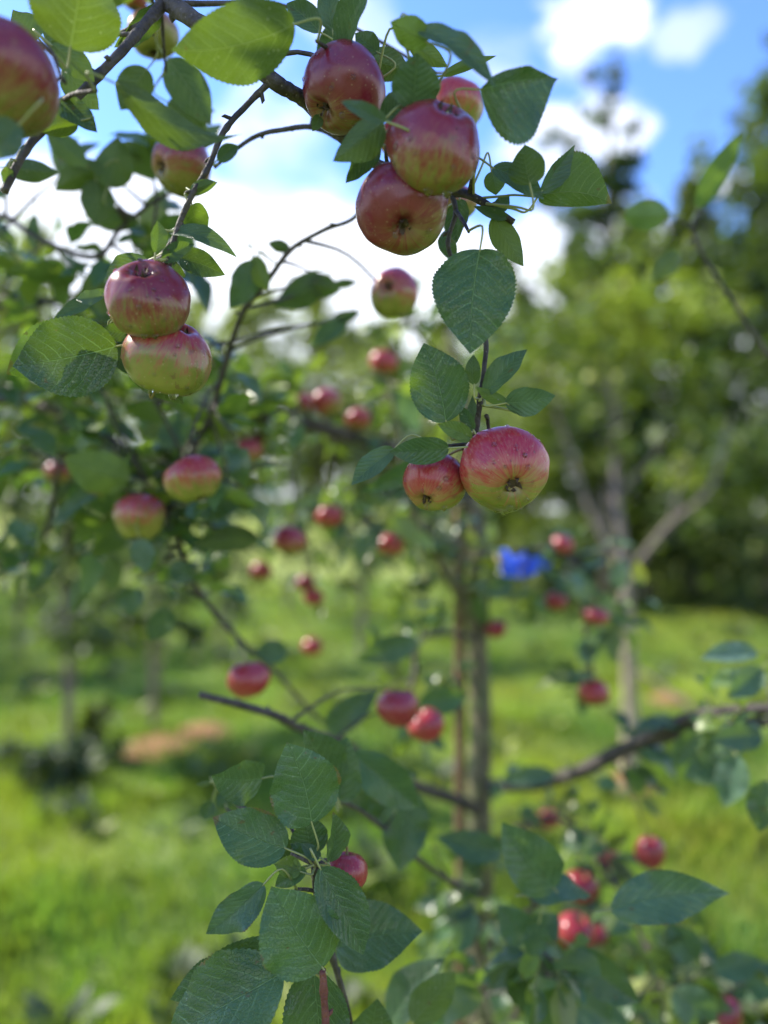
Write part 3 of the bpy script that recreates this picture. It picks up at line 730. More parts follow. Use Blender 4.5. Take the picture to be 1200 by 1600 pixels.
A(537, 142, 132, .066, 'dark crimson apple right at the end of the thick bough', (-.6, -.7, .3), boff=0.35, dark=1.00, lod=0, drops=6, bd=(.2, .9, .3), depth=.60)
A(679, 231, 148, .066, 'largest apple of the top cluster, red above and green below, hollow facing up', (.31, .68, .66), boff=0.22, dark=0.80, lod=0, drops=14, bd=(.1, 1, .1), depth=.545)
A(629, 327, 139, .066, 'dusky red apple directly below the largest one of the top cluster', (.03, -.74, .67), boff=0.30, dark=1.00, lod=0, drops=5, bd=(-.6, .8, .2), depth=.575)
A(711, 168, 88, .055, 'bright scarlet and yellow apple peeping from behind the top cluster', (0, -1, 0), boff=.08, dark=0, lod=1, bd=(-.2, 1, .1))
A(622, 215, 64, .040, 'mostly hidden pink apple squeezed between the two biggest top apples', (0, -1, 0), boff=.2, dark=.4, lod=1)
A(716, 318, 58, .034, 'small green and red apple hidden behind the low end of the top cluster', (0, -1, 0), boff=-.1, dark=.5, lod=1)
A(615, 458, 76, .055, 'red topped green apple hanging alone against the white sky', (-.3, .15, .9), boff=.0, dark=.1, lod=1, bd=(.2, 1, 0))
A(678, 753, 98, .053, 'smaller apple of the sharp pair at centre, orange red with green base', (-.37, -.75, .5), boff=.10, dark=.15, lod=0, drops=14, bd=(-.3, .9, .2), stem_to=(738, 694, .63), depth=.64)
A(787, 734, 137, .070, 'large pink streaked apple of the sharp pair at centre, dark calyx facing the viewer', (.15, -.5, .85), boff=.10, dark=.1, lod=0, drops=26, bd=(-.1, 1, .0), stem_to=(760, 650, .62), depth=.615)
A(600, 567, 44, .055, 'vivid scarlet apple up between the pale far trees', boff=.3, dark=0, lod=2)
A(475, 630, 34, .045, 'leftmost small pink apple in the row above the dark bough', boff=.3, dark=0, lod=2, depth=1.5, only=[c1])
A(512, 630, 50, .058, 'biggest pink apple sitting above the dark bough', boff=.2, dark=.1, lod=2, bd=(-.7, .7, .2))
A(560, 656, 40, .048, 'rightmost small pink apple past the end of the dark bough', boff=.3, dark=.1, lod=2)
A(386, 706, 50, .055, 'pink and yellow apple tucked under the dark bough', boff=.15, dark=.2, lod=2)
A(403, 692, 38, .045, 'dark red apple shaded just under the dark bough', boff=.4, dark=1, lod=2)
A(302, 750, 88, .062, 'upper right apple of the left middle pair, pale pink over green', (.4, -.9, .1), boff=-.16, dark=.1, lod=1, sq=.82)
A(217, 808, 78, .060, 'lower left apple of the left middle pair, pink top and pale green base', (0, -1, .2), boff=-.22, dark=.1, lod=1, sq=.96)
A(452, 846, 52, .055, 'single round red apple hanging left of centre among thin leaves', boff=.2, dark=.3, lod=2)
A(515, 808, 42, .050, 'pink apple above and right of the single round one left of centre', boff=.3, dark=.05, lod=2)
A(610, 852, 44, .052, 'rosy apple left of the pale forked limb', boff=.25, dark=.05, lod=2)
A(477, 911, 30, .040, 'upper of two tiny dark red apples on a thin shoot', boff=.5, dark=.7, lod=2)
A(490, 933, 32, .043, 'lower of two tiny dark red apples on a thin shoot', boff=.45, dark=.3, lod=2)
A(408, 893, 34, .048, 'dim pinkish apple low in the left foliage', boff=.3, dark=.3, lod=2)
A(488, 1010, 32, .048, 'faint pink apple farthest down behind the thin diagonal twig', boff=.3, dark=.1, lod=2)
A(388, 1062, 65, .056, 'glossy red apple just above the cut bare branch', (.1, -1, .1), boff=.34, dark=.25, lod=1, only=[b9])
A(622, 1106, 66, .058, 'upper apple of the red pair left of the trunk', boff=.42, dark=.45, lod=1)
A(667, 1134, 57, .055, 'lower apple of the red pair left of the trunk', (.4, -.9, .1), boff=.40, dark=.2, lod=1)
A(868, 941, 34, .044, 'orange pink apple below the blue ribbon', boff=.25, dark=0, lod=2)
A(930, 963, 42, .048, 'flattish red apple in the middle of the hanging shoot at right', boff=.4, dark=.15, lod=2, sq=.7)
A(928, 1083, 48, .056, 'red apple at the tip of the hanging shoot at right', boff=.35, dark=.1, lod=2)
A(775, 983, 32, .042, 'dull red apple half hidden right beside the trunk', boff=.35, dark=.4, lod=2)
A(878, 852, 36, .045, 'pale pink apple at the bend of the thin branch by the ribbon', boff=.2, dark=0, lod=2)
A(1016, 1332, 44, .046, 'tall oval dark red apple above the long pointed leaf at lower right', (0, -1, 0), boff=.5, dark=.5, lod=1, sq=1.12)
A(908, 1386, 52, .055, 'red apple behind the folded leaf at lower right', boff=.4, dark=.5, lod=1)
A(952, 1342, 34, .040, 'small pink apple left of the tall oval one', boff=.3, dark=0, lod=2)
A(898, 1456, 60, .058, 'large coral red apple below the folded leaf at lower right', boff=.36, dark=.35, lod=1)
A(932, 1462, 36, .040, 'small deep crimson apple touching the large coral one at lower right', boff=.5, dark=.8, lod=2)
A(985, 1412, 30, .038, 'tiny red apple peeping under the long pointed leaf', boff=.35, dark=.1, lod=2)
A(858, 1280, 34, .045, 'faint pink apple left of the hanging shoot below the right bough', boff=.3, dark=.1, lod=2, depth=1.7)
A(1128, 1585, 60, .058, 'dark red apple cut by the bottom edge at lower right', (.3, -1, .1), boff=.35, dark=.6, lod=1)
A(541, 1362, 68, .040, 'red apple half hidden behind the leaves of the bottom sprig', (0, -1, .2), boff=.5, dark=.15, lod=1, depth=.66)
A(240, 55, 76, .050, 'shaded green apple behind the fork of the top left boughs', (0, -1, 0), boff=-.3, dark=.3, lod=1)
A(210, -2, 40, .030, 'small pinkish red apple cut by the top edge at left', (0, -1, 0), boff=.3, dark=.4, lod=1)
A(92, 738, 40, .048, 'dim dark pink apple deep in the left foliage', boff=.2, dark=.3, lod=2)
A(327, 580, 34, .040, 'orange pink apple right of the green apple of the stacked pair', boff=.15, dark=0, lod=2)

# ------------------------------------------------------------------ generic foliage on boughs
def filler(b, t0, t1, n, twig=(.05, .16), per=6, size=(.03, .072), yel=.08, pale=.25, keep=None, spread=(1, 1, 1), m='leaf_mid', hang=0.25):
    pts = b['pts']; N = len(pts)
    for k in range(n):
        i = min(N-2, int((t0+(t1-t0)*random.random())*N)); a, r = pts[i]
        dr = Vector((random.gauss(0, 1)*spread[0], random.gauss(0, 1)*spread[1], random.gauss(0.1, 1)*spread[2])).normalized()
        tl = random.uniform(*twig); e = a+dr*tl
        x, y = proj(e)
        if keep and not keep(x, y): continue
        add_twig(b, a, min(r, .0025), e, .0011, .15)
        for j in range(per):
            f = random.uniform(.35, 1.0) if j else 1.0
            q = a.lerp(e, f)
            ld = (dr*0.6+Vector((random.gauss(0, 1), random.gauss(0, 1), random.gauss(-hang, .8)))).normalized()
            L = random.uniform(*size); p0 = q+ld*0.018; p1 = p0+ld*L
            mx, my = proj(p0.lerp(p1, .5))
            if any((mx-cx)**2+(my-cy)**2 < (cr*.95)**2 and p0.y < cd+.03 for cx, cy, cr, cd in CIRC) and random.random() < .9: continue
            nn = Vector((random.gauss(0, .5), random.gauss(-.25, .5), 1))
            tint = (random.random(), yel*random.random()*2 if random.random() < .7 else min(1, yel*5), pale*random.random(), 1)
            leaf_geo(b['fol'], p0, p1, L*random.uniform(.5, .68), nn, nu=8, nv=4, fold=random.uniform(.1, .5), curl=random.uniform(-.1, .28), wave=.08, twist=random.uniform(-.8, .8), tint=tint, seed=random.random()*9)
            tube(b['fol'], [(q, .0008), (p0, .0007)], 4, 1, cap=False)
# left mass
lk = lambda x, y: not (y > 900) and not (150 < x < 345 and 395 < y < 640 and False)
filler(b8, .25, 1, 26, per=5, keep=lambda x, y: 370 < y < 640 and x < 330)
filler(b8b, .15, 1, 44, per=5, twig=(.05, .2), keep=lambda x, y: y > 560 and y < 860)
filler(b9b, 0, 1, 14, per=4, keep=lambda x, y: y < 900)
filler(c1, .35, 1, 46, per=5, twig=(.06, .2), keep=lambda x, y: 560 < y < 820 and x < 560, yel=.12)
filler(c1, .05, .4, 8, per=5, twig=(.06, .18), keep=lambda x, y: y > 620)
filler(b5, .55, 1, 14, per=4, twig=(.03, .14), keep=lambda x, y: y > 600 or (y > 480 and x < 400))
filler(b9, 0, .45, 11, per=4, twig=(.03, .12), keep=lambda x, y: y < 960)
filler(b7, .2, 1, 12, per=4, twig=(.02, .08), keep=lambda x, y: y > 200)
filler(c9, .1, 1, 16, per=5, twig=(.05, .16), keep=lambda x, y: y > 600, yel=.15)
filler(c11, .1, 1, 28, per=5, twig=(.05, .2), keep=lambda x, y: 760 < y < 960)
filler(c10, .1, 1, 5, per=4, twig=(.03, .1))
filler(c8, .3, 1, 15, per=4, twig=(.03, .12), pale=.6, yel=.15)
filler(trunk, .45, .8, 14, per=4, twig=(.06, .16), keep=lambda x, y: 780 < y < 1000 or y < 760)
filler(trunk, .75, 1, 14, per=5, twig=(.08, .22), keep=lambda x, y: 520 < y < 760 and 560 < x < 800, yel=.2)
filler(trunk, .1, .3, 20, per=5, twig=(.06, .22), keep=lambda x, y: y > 1330 and 640 < x < 960)
filler(c6, .1, .9, 20, per=4, twig=(.04, .12), keep=lambda x, y: y > 1480)
filler(c7, .2, 1, 19, per=4, twig=(.04, .12), keep=lambda x, y: y > 1240)
filler(c12, .1, 1, 17, per=4, twig=(.04, .14))
filler(c3, .0, .45, 8, per=4, twig=(.03, .1))
filler(c4, .8, 1, 7, per=4, twig=(.04, .14), keep=lambda x, y: x > 1060, pale=.5)
filler(c4b, .6, 1, 5, per=4, twig=(.04, .14), keep=lambda x, y: x > 1060, pale=.5)
filler(c4, .1, .7, 5, per=3, twig=(.03, .08))
filler(c14, .0, 1, 6, per=4, twig=(.03, .1), yel=.3)
# unseen crown of the near tree, made dense to shade the near fruit
off = lambda x, y: x < -30 or y < -40
up1 = near.branch([((-1.12, 1.12, 2.2), .02), ((-.9, 1.3, 2.7), .012), ((-.6, 1.6, 3.1), .006)])
up2 = near.branch([((-1.2, 1.2, 2.0), .02), ((-1.3, .7, 2.4), .012), ((-1.2, .2, 2.8), .006)])
up3 = near.branch([((-1.2, 1.2, 1.9), .02), ((-1.7, 1.4, 2.3), .012), ((-2.1, 1.6, 2.8), .006)])
up4 = near.branch([((-.85, .95, 2.62), .012), ((-.45, .9, 2.9), .008), ((0.0, .8, 3.0), .004)])
ALLB = list(BR)
for b, n in ((up1, 50), (up2, 45), (up3, 40), (up4, 40)):
    filler(b, .2, 1, n, per=7, twig=(.08, .3), size=(.06, .085), keep=off)
filler(tr_, .6, 1, 70, per=7, twig=(.1, .35), size=(.06, .085), keep=off)
filler(b1, .02, .25, 34, per=6, twig=(.06, .2), size=(.06, .08), keep=off)

# ------------------------------------------------------------------ build the registered branches
for tr in (near, cen):
    for b in tr.br:
        mb = MB()
        fine = b['pts']; n = len(fine)
        # small knots and spur scars along the wood
        pts = []
        for i, (p, r) in enumerate(fine):
            pts.append((p, r*(1+(.22 if (i % 9 == 4 and b['name'] == 'branch') else 0)*random.random())))
        tube(mb, pts, b['sides'], 0, b['rough'], seed=len(BR))
        for tw in b['twigs']: tube(mb, tw, 6, 0, .15)
        if b['name'] == 'branch':
            for i in range(3, n-1, 8):        # bud spurs
                p, r = fine[i]; t = (fine[i+1][0]-fine[i-1][0]).normalized()
                s = t.orthogonal(); s.rotate(Matrix.Rotation(random.random()*6.28, 3, t)); s.normalize()
                e = p+s*(r*1.0+.0015)+t*.003
                L = random.uniform(.0, .002)
                tube(mb, [(p, r*.45+.0006), (e, r*.32+.0008), (e+(s+t*.6)*L, .0012+r*.12), (e+(s+t)*(L+.0015), .0004)], 7, 0, .2)
        o = mb.build(b['name'], M[b['m']], tr.root)
        for lm, mats in b['leaves']: lm.build('leaf', mats, o)
        if b['fol'].v:
            if FLIP: b['fol'].f = [tuple(reversed(f)) for f in b['fol'].f]
            b['fol'].build('foliage', [M['leaf_mid'], M['petiole']], o)

# stake and ribbon
mb = MB(); q = [((720-600)/F*1.63, 1.63, z, ) for z in (-.05, .5, 1.0, 1.5, 1.62)]
tube(mb, catmull([(Vector(p)+Vector((random.uniform(-.003, .003), 0, 0)), .0115) for p in q], 6), 8, 0, .10)
tag(mb.build('wooden_stake', M['stake'], loc=(q[0][0], 1.63, 0)), 'thin brown stake standing upright just left of the central trunk', 'stake')
rb = empty('ribbon', P(815, 872, 1.52)); tag(rb, 'blue plastic ribbon tied on a thin branch right of the central trunk', 'ribbon')
def strip(p0, p1, w, sagv, nm, mt):
    mb = MB(); n = 14; vs = []; fs = []
    for th in (0, .0006):
        for i in range(n+1):
            t = i/n; c = p0.lerp(p1, t)+Vector((0, .004*math.sin(t*9), -sagv*4*t*(1-t)))
            ww = w*(1+.25*math.sin(t*7+1))*(0.55+.45*min(1, 5*min(t, 1-t)))
            for s in (-1, 0, 1):
                vs.append(c+Vector((0, th+.004*math.sin(t*11+s), s*ww/2)))
    m1 = (n+1)*3
    for L in (0, 1):
        for i in range(n):
            for s in (0, 1):
                a = L*m1+i*3+s; f = (a, a+1, a+4, a+3); fs.append(f if L else tuple(reversed(f)))
    for i in range(n):
        for s in (0, 2):
            a = i*3+s; fs.append((a, a+3, a+3+m1, a+m1))
    mb.add(vs, fs); return mb.build(nm, mt, rb)
strip(P(782, 876, 1.52), P(822, 890, 1.51), .050, .002, 'ribbon_tail', M['ribbon'])
strip(P(818, 890, 1.515), P(862, 872, 1.50), .036, .0, 'ribbon_tail', M['ribbon'])
strip(P(772, 872, 1.525), P(786, 878, 1.52), .020, .0, 'ribbon_end', M['ribbon_yellow'])
mb = MB(); kp = P(818, 878, 1.51)
tube(mb, [(kp+Vector((.008*math.cos(a), .008*math.sin(a)*.5, .012*math.sin(a))), .0035) for a in [i*math.pi/5 for i in range(11)]], 6, 0)
tube(mb, [(kp+Vector((0, 0, .0)), .002), (P(818, 860, 1.52), .002)], 6, 0)
mb.build('knot', M['ribbon'], rb)

# ------------------------------------------------------------------ ground
def gz(x, y):
    z = .05*noise.noise(Vector((x*.35, y*.35, 0)))+.25*max(0, noise.noise(Vector((x*.08, y*.08, 3))))*min(1, max(0, (y-8)/10))
    far = max(0.0, min(1.0, (y-14)/26)); far = far*far*(3-2*far)
    return z+far*2.3*(1 if x < 0 else max(.3, 1-x/15))
def ground_mat():
    m, g = mat('grass_ground'); oc = g.n('ShaderNodeTexCoord').outputs['Object']
    n1 = g.noise(oc, 1.1, 5, .6); n2 = g.noise(oc, 7, 5, .7); n3 = g.noise(oc, 60, 3)
    c = g.mix(g.ss(n2, .3, .7), (0.075, 0.13, 0.022), (0.17, 0.25, 0.035))
    c = g.mix(g.ss(n1, .40, .68, 0, .7), c, (0.24, 0.28, 0.035))  # yellow patches paint sunlit spots into the ground colour
    c = g.mix(g.ss(n3, .6, .75, 0, .5), c, (0.16, 0.13, 0.05))
    c = g.mix(g.ss(g.noise(oc, .55, 4), .60, .72, 0, .45), c, (0.24, 0.17, 0.07))
    y = g.n('ShaderNodeSeparateXYZ', {0: oc}).outputs[1]
    c = g.mix(g.ss(y, 12, 22, 0, .75), c, (0.34, 0.38, 0.05))  # sunlight on the far meadow painted in as a brighter yellow green
    pb = g.n('ShaderNodeBsdfPrincipled', {'Base Color': c, 'Roughness': .85, 'Normal': bump(g, n2, .8, .05)}); output(g, pb.outputs[0]); return m
M['ground'] = ground_mat()
mb = MB(); xs = np.concatenate([np.linspace(-400, -30, 12), np.linspace(-26, 26, 80), np.linspace(30, 400, 12)]); ys = np.concatenate([np.linspace(-60, -3, 8), np.linspace(-2, 50, 90), np.linspace(60, 700, 14)])
vs = [(x, y, gz(x, y)) for y in ys for x in xs]; nx = len(xs)
fs = [(j*nx+i, j*nx+i+1, (j+1)*nx+i+1, (j+1)*nx+i) for j in range(len(ys)-1) for i in range(nx-1)]
mb.add(vs, fs); tag(mb.build('ground', M['ground']), 'rough grassy orchard ground', 'ground', kind='structure')
def grass():
    N = 150000
    y = 1.6+14.4*rng.random(N)**1.35; x = (rng.random(N)*2-1)*(0.62*y+1.0)
    V = np.zeros((N, 5, 3), np.float32); T_ = np.zeros((N, 5, 4), np.float32)
    Z = np.array([gz(a, b) for a, b in zip(x, y)])
    dens = np.array([noise.noise(Vector((a*1.6, b*1.6, 4))) for a, b in zip(x, y)])
    dn2 = np.array([noise.noise(Vector((a*.7, b*.7, 9))) for a, b in zip(x, y)])
    h = (.045+.06*rng.random(N))*(1+.9*dens); w = .003+.005*rng.random(N); w[dens > .15] *= 1.8
    a = rng.random(N)*6.283; lean = .5*rng.random(N); b = rng.random(N)*6.283
    soil = np.zeros(N, bool)
    for (sx, sy, sr) in SOIL: soil |= (((x-sx)/sr)**2+((y-sy)/sr)**2 < 1)
    h[soil & (rng.random(N) < .5)] = .0005; h *= .8
    dx, dy = np.cos(a)*w, np.sin(a)*w; lx, ly = np.cos(b)*lean*h, np.sin(b)*lean*h
    for k, (s, zz, l) in enumerate(((-1, -.003, 0), (1, -.003, 0), (.8, .55, .4), (-.8, .55, .4), (0, 1, 1))):
        V[:, k, 0] = x+dx*s+lx*l; V[:, k, 1] = y+dy*s+ly*l; V[:, k, 2] = Z+(h*zz if zz > 0 else zz)
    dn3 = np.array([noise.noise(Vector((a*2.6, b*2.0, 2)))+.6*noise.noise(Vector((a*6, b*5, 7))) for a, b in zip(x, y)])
    T_[:, :, 0] = np.clip(.42+1.25*dn3+.35*(rng.random(N)-.5), 0, 1)[:, None]; T_[:, :, 1] = np.clip(.30+1.5*dn2+.3*rng.standard_normal(N), 0, 1)[:, None]*.85; T_[:, :, 3] = 1  # clover patches; their tone and yellow also paint in dappled sun and shade
    me = bpy.data.meshes.new('grass'); me.vertices.add(N*5); me.vertices.foreach_set('co', V.ravel())
    base = np.arange(N)*5
    li = np.stack([base, base+1, base+2, base+3, base+3, base+2, base+4], 1).ravel()
    me.loops.add(N*7); me.loops.foreach_set('vertex_index', li.astype(np.int32))
    me.polygons.add(N*2); ls = np.stack([np.arange(N)*7, np.arange(N)*7+4], 1).ravel()
    me.polygons.foreach_set('loop_start', ls.astype(np.int32))
    me.update(calc_edges=True); me.validate()
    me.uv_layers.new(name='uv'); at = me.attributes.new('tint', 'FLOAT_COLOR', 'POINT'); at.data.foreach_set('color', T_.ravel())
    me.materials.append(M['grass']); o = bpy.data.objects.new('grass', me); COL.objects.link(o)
    tag(o, 'uneven green grass and clover over the orchard floor', 'grass', kind='stuff')
def weeds():
    mb = MB()
    for _ in range(420):
        y = 2.2+13*random.random()**1.4; x = random.uniform(-1, 1)*(.6*y+.6)
        if noise.noise(Vector((x*.9, y*.9, 5))) < -.05 or any((x-a)**2+(y-b)**2 < r*r for a, b, r in SOIL): continue
        z = gz(x, y); tall = random.uniform(.05, .20); dk = random.random()
        for k in range(random.randint(7, 16)):
            a = random.random()*6.28; r = random.uniform(.02, .16)*(.6+tall*3); d = Vector((math.cos(a), math.sin(a), 0))
            p0 = Vector((x, y, z))+d*r*.3; p1 = p0+d*r*.8+Vector((0, 0, tall*random.uniform(.3, 1)))
            leaf_geo(mb, p0, p1, (p1-p0).length*.42, Vector((0, -.2, 1)), nu=4, nv=2, curl=.15, tint=(dk*.6+random.random()*.2, .1 if dk < .7 else .6, 0, 1))
    tag(mb.build('weeds', M['leaf_far']), 'broad leaved weeds growing through the orchard grass', 'weeds', kind='stuff')
def G(px, py):          # point on flat ground seen at a pixel
    d = CAMZ*F/(py-800); return (px-600)/F*d, d
SOIL = [(*G(245, 1172), .27), (*G(318, 1148), .19), (*G(985, 1236), .15), (*G(1045, 1095), .17)]
grass(); weeds()
for i, (sx, sy, sr) in enumerate(SOIL):
    mb = MB(); vs = []; nr = 10; ns = 40
    for r_ in range(nr+1):
        for k in range(ns):
            th = 2*math.pi*k/ns; rr = sr*r_/nr*(1+.22*noise.noise(Vector((math.cos(th)*1.5+i*7, math.sin(th)*1.5, 0))))
            x, y = sx+math.cos(th)*rr, sy+math.sin(th)*rr
            vs.append((x, y, gz(x, y)+.006+.05*(1-(r_/nr)**2)+.012*noise.noise(Vector((x*14, y*14, 0)))))
    fs = [(a*ns+k, a*ns+(k+1) % ns, (a+1)*ns+(k+1) % ns, (a+1)*ns+k) for a in range(nr) for k in range(ns)]
    mb.add(vs, [tuple(reversed(f)) for f in fs] if False else [(f[3], f[2], f[1], f[0]) for f in fs]); tag(mb.build('soil_patch', M['soil']), 'bare orange brown earth', 'soil', kind='structure')

# ------------------------------------------------------------------ background trees
def clumps(mb, blobs, leaf, tintf, flat=.5):
    """leaf-sized faces spread through overlapping blobs; blobs: (centre, radii, count)"""
    for c, rad, n in blobs:
        m = 0
        sub = [(Vector((random.gauss(0, .5)*rad[0], random.gauss(0, .5)*rad[1], random.gauss(0, .5)*rad[2])), random.uniform(.18, .38)) for _ in range(max(4, n//55))]
        while m < n:
            s, sr = random.choice(sub)
            p = Vector(c)+s+Vector((random.gauss(0, sr)*rad[0], random.gauss(0, sr)*rad[1], random.gauss(0, sr)*rad[2]))*.75
            L = leaf*random.uniform(.6, 1.4)
            a = Vector((random.gauss(0, 1), random.gauss(0, 1), random.gauss(-.3, .6))).normalized(); nn = Vector((random.gauss(0, .7), random.gauss(0, .7), 1)).normalized()
            sdv = a.cross(nn); sdv = sdv.normalized()*L*.32
            mb.add([p-a*L*.5, p+sdv-a*L*.05, p+a*L*.5, p-sdv-a*L*.05], [(0, 1, 2, 3)], 0, [(0, .5), (.4, 1), (1, .5), (.4, 0)], tintf(p))
            m += 1
def bgtree(name, base, trunk_pts, limbs, blobs, leaf, mt, label, cat='tree', group=None, barkm='bark_grey', yel=.2, pale=0.0, ypatch=0.0):
    root = empty(name, base); tag(root, label, cat, group); bz = Vector(base)
    if trunk_pts:
        mb = MB(); tube(mb, catmull([(bz+Vector(p), r) for p, r in trunk_pts], 6), 12, 0, .08)
        t = mb.build('trunk', M[barkm], root)
        for lm in limbs:
            l = MB(); tube(l, catmull([(bz+Vector(p), r) for p, r in lm], 6), 8, 0, .1); l.build('limb', M['bark_grey'], t)
    mb = MB()
    def tf(p):
        k = noise.noise(p*1.3)
        y = yel*random.random()*1.5+max(0, k)*ypatch  # yellow leaf patches, also painting in sunlit parts of the crown
        return (min(1, max(0, .5+k*.5+random.gauss(0, .2))), min(1, y), pale*random.random(), 1)
    clumps(mb, [((bz+Vector(c)), r, n) for c, r, n in blobs], leaf, tf)
    mb.build('crown', M[mt], root, smooth=False)
    return root
def auto(x, y, h, cw, n, leaf, mt, label, name='tree', barkm='bark_grey', low=.25, group=None, top=.18, yel=.2, ypatch=.5, pale=0.0, tr=.02):
    base = (x, y, gz(x, y)-.03); blobs = []; limbs = []
    k = 9
    for i in range(k):
        f = i/(k-1); z = h*(low+(1-low)*f*.93); w = cw*(math.sin(math.pi*min(1, (.22+f*.78)*.95))**.8*(1-top*f)+.1)
        ang = random.random()*6.28; o = w*.45*(1-f*.6)
        c = (math.cos(ang)*o, math.sin(ang)*o, z); blobs.append((c, (w*.75, w*.75, h*(1-low)/k*1.3), int(n/k)))
        if i % 2 == 0: limbs.append([((0, 0, max(.2, z-h*.18)), h*tr*.4*(1.1-f)), ((c[0]*.5, c[1]*.5, z-h*.05), h*tr*.25*(1.1-f)), (c, h*tr*.1)])
    tp = [((0, 0, 0), h*tr), ((random.uniform(-.02, .02)*h, 0, h*.35), h*tr*.75), ((random.uniform(-.03, .03)*h, 0, h*.7), h*tr*.4), ((0, 0, h*.97), h*tr*.08)]
    return bgtree(name, base, tp, limbs, blobs, leaf, mt, label, group=group, barkm=barkm, yel=yel, pale=pale, ypatch=ypatch)
X = lambda px, d: (px-600)/F*d
# slim pale trunk with three limbs, right
d = 4.2; bx = X(980, d)
def rp(px, py, dd=0.0): q = P(px, py, d); return (q.x-bx, dd, q.z)
bgtree('young_tree', (bx, d, gz(bx, d)-.02), [((0, 0, -.02), .052), (rp(985, 1100), .038), (rp(979, 960), .036), (rp(976, 880), .030)],
       [[(rp(976, 884), .033), (rp(970, 760, .1), .024), (rp(976, 640, .2), .015), (rp(962, 480, .3), .008)], [(rp(977, 892), .022), (rp(930, 800, .1), .017), (rp(905, 700, .2), .012), (rp(860, 560, .3), .005)],
        [(rp(978, 905), .026), (rp(1035, 820, -.1), .019), (rp(1085, 765, -.2), .013), (rp(1130, 650, -.1), .005)], [(rp(974, 770, .1), .014), (rp(1040, 710, .2), .011), (rp(1090, 640, .3), .005)],
        [(rp(905, 700, .2), .008), (rp(870, 690, .2), .004)], [(rp(1035, 820, -.1), .009), (rp(1060, 700, -.2), .004)], [(rp(985, 1040), .010), (rp(1040, 1080, -.3), .007), (rp(1055, 1120, -.4), .004)], [(rp(976, 640, .2), .008), (rp(1010, 540, .2), .004)]],
       [(rp(880, 520, .4), (.5, .5, .35), 480), (rp(1000, 560, .5), (.5, .5, .3), 430), (rp(960, 420, .6), (.55, .5, .35), 380), (rp(1090, 620, 0), (.35, .4, .25), 300), (rp(1060, 470, .4), (.4, .4, .3), 240), (rp(830, 620, .5), (.25, .4, .25), 200),
        (rp(1120, 740, .2), (.22, .3, .12), 160), (rp(900, 700, .3), (.2, .3, .12), 160)],
       .085, 'leaf_far', 'pale trunked young tree forking into three limbs, right of the central trunk', barkm='bark_pale', yel=.35, ypatch=2.2)
# tall thin dark tree with wispy top
d = 12.0; sx_ = X(948, d)
def sp_(px, py, dd=0.0): q = P(px, py, d); return (q.x-sx_, dd, q.z+.03)
bgtree('slender_tree', (sx_, d, gz(sx_, d)-.03), [((0, 0, 0), .10), (sp_(945, 500), .07), (sp_(948, 300), .05), (sp_(956, 180), .03), (sp_(958, 90), .012)],
       [[(sp_(946, 340), .04), (sp_(910, 260), .02), (sp_(870, 215), .008)], [(sp_(948, 300), .03), (sp_(985, 240), .015), (sp_(1000, 190), .006)], [(sp_(955, 200), .02), (sp_(935, 150), .01), (sp_(922, 120), .005)]],
       [(sp_(956, 95), (.12, .2, .3), 40), (sp_(925, 120), (.18, .2, .12), 26), (sp_(965, 150), (.2, .2, .25), 40), (sp_(985, 190), (.22, .2, .2), 36), (sp_(940, 190), (.25, .3, .25), 50), (sp_(880, 218), (.3, .3, .16), 60), (sp_(915, 250), (.35, .3, .2), 110),
        (sp_(960, 260), (.4, .4, .3), 300), (sp_(930, 320), (.55, .5, .4), 700), (sp_(960, 400), (.7, .6, .5), 1000), (sp_(930, 520), (.8, .6, .7), 1000), (sp_(950, 660), (.8, .6, .7), 900)], .17, 'leaf_dark',
       'tall thin dark tree with a wispy top rising alone into the blue sky', yel=.05)
auto(X(1215, 11), 11, 7.4, 1.6, 7000, .20, 'leaf_dark', 'tall dark green tree at the right edge, the darkest and highest there', low=.06, yel=.1, ypatch=.5)
auto(X(1085, 12.5), 12.5, 6.9, 1.35, 5500, .20, 'leaf_dark', 'bright green tree next to the tall dark one at the right edge', low=.08, yel=.35, ypatch=1.0)
auto(X(1010, 13), 13, 6.6, 1.3, 5200, .20, 'leaf_far', 'yellowish green tree behind the slender dark tree', low=.08, yel=.4, ypatch=1.1)
auto(X(905, 13), 13, 6.0, 1.4, 5200, .20, 'leaf_dark', 'mid green tree left of the slender dark tree', low=.08, yel=.3, ypatch=1.0)
auto(X(815, 14), 14, 5.5, 1.3, 4200, .20, 'leaf_far', 'lower light green tree behind the sharp pair of apples', low=.1, yel=.4, ypatch=1.0)
auto(X(735, 15), 15, 4.2, 1.3, 3000, .20, 'leaf_dark', 'low green tree seen above the central trunk', low=.1, yel=.4, ypatch=.8)
auto(X(1290, 9), 9, 7.0, 1.6, 4000, .20, 'leaf_dark', 'dark tree standing just beyond the right edge of the view', low=.08, yel=.1)
# shady bushes at the foot of the wood
def bush(px, py, w, h, n, mt, label, leaf=.10, yel=.1, name='bush'):
    x, y = G(px, py)
    bgtree(name, (x, y, gz(x, y)-.02), [((0, 0, 0), .03), ((0, 0, h*.6), .012)], [], [((0, 0, h*.45), (w*.6, w*.5, h*.45), n)], leaf, mt, label, 'bush', 'bushes at the foot of the trees', yel=yel, ypatch=.3)
bush(890, 960, .75, 1.5, 1800, 'leaf_dark', 'dark rounded bush in shade behind the hanging shoot at right')
bush(1080, 915, 2.0, 2.0, 2600, 'leaf_dark', 'wide dark bush behind the sunlit grass at right')
bush(985, 900, 1.5, 2.3, 2400, 'leaf_dark', 'tall dark bush added for the shade directly behind the pale trunked young tree')  # bush added to fill in dark shade bands behind the trunk
bush(1190, 930, 1.8, 2.0, 2200, 'leaf_dark', 'dark bush under the tall tree at the right edge')
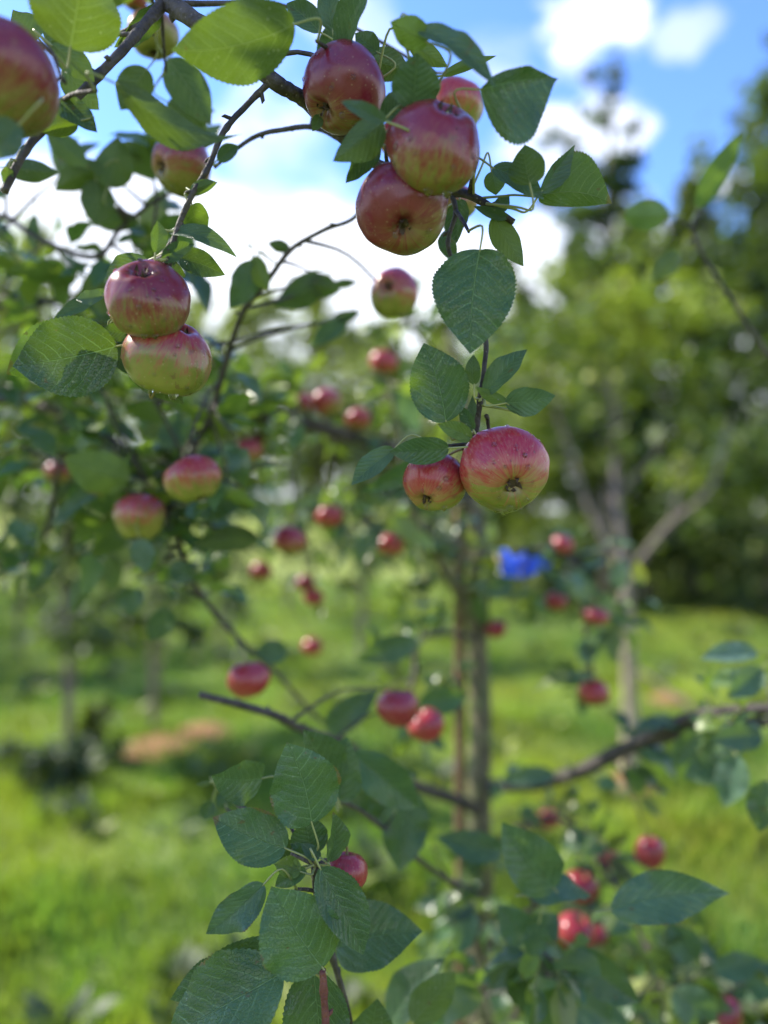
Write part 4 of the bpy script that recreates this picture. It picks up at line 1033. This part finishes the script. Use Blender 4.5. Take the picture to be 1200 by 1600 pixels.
bush(770, 900, 1.2, 1.2, 1500, 'leaf_far', 'green bush behind the blue ribbon', yel=.3)
bush(92, 1240, .30, .34, 900, 'leaf_dark', 'low dark shrub on the grass at left below the dark sapling', .06)
bush(150, 1195, .17, .42, 500, 'leaf_far', 'small bright green plant right of the dark sapling at left', .07, yel=.6)
# orchard saplings in the meadow
def sap(px, py, h, cw, n, label, mt='leaf_dark', tr=.013, low=.32, yel=.15):
    n = int(n*1.6); cw *= 1.25; low = min(low, .36)
    x, y = G(px, py); auto(x, y, h, cw, n, .085, mt, label, low=low, group='saplings in the meadow', tr=tr, yel=yel, barkm='bark_grey', name='sapling', top=.6)
sap(108, 1195, 2.1, .38, 900, 'sapling with dark straight trunk standing at far left', 'leaf_dark', .014, .42)
sap(240, 1150, 1.9, .34, 800, 'sapling rising from the bare orange brown earth', 'leaf_far', .013, .45)
sap(345, 1040, 2.0, .42, 700, 'sapling behind the glossy red apple over the cut branch')
sap(562, 1035, 2.2, .5, 900, 'sapling in the meadow left of the stake', low=.45)
sap(195, 1010, 2.1, .5, 900, 'sapling farther back between the two left ones')
sap(30, 1020, 2.0, .5, 800, 'sapling close to the left edge of the photo')
sap(450, 965, 2.3, .6, 800, 'distant sapling beneath the single round red apple')
sap(655, 960, 2.2, .6, 800, 'distant sapling seen left of the pale forked limb')
# far trees
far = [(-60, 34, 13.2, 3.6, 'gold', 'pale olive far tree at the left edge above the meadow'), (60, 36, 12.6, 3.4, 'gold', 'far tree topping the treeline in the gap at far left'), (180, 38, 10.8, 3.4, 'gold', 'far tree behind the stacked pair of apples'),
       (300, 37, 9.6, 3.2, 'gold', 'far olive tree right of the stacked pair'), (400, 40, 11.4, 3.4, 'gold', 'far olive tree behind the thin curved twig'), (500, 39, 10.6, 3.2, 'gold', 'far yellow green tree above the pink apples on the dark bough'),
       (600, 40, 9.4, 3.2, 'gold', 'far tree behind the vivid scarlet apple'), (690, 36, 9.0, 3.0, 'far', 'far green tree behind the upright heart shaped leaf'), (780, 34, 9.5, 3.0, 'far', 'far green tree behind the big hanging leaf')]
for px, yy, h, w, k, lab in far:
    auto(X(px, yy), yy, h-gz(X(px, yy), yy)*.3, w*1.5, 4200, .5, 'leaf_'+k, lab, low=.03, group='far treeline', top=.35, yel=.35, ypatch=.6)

# unseen trees added just outside the view on the left to throw dappled shade
for k_, (x_, y_, h_, w_, n_) in enumerate(((-5.2, 7.8, 3.2, 1.2, 3000), (-7.0, 10.4, 3.6, 1.4, 3000), (-8.6, 13.5, 4.0, 1.5, 3000))):
    auto(x_, y_, h_, w_, n_, .10, 'leaf_far', ('nearest', 'middle', 'farthest')[k_]+' unseen tree added beyond the left edge to shade the grass', low=.3, group='unseen shade trees beyond the left edge')
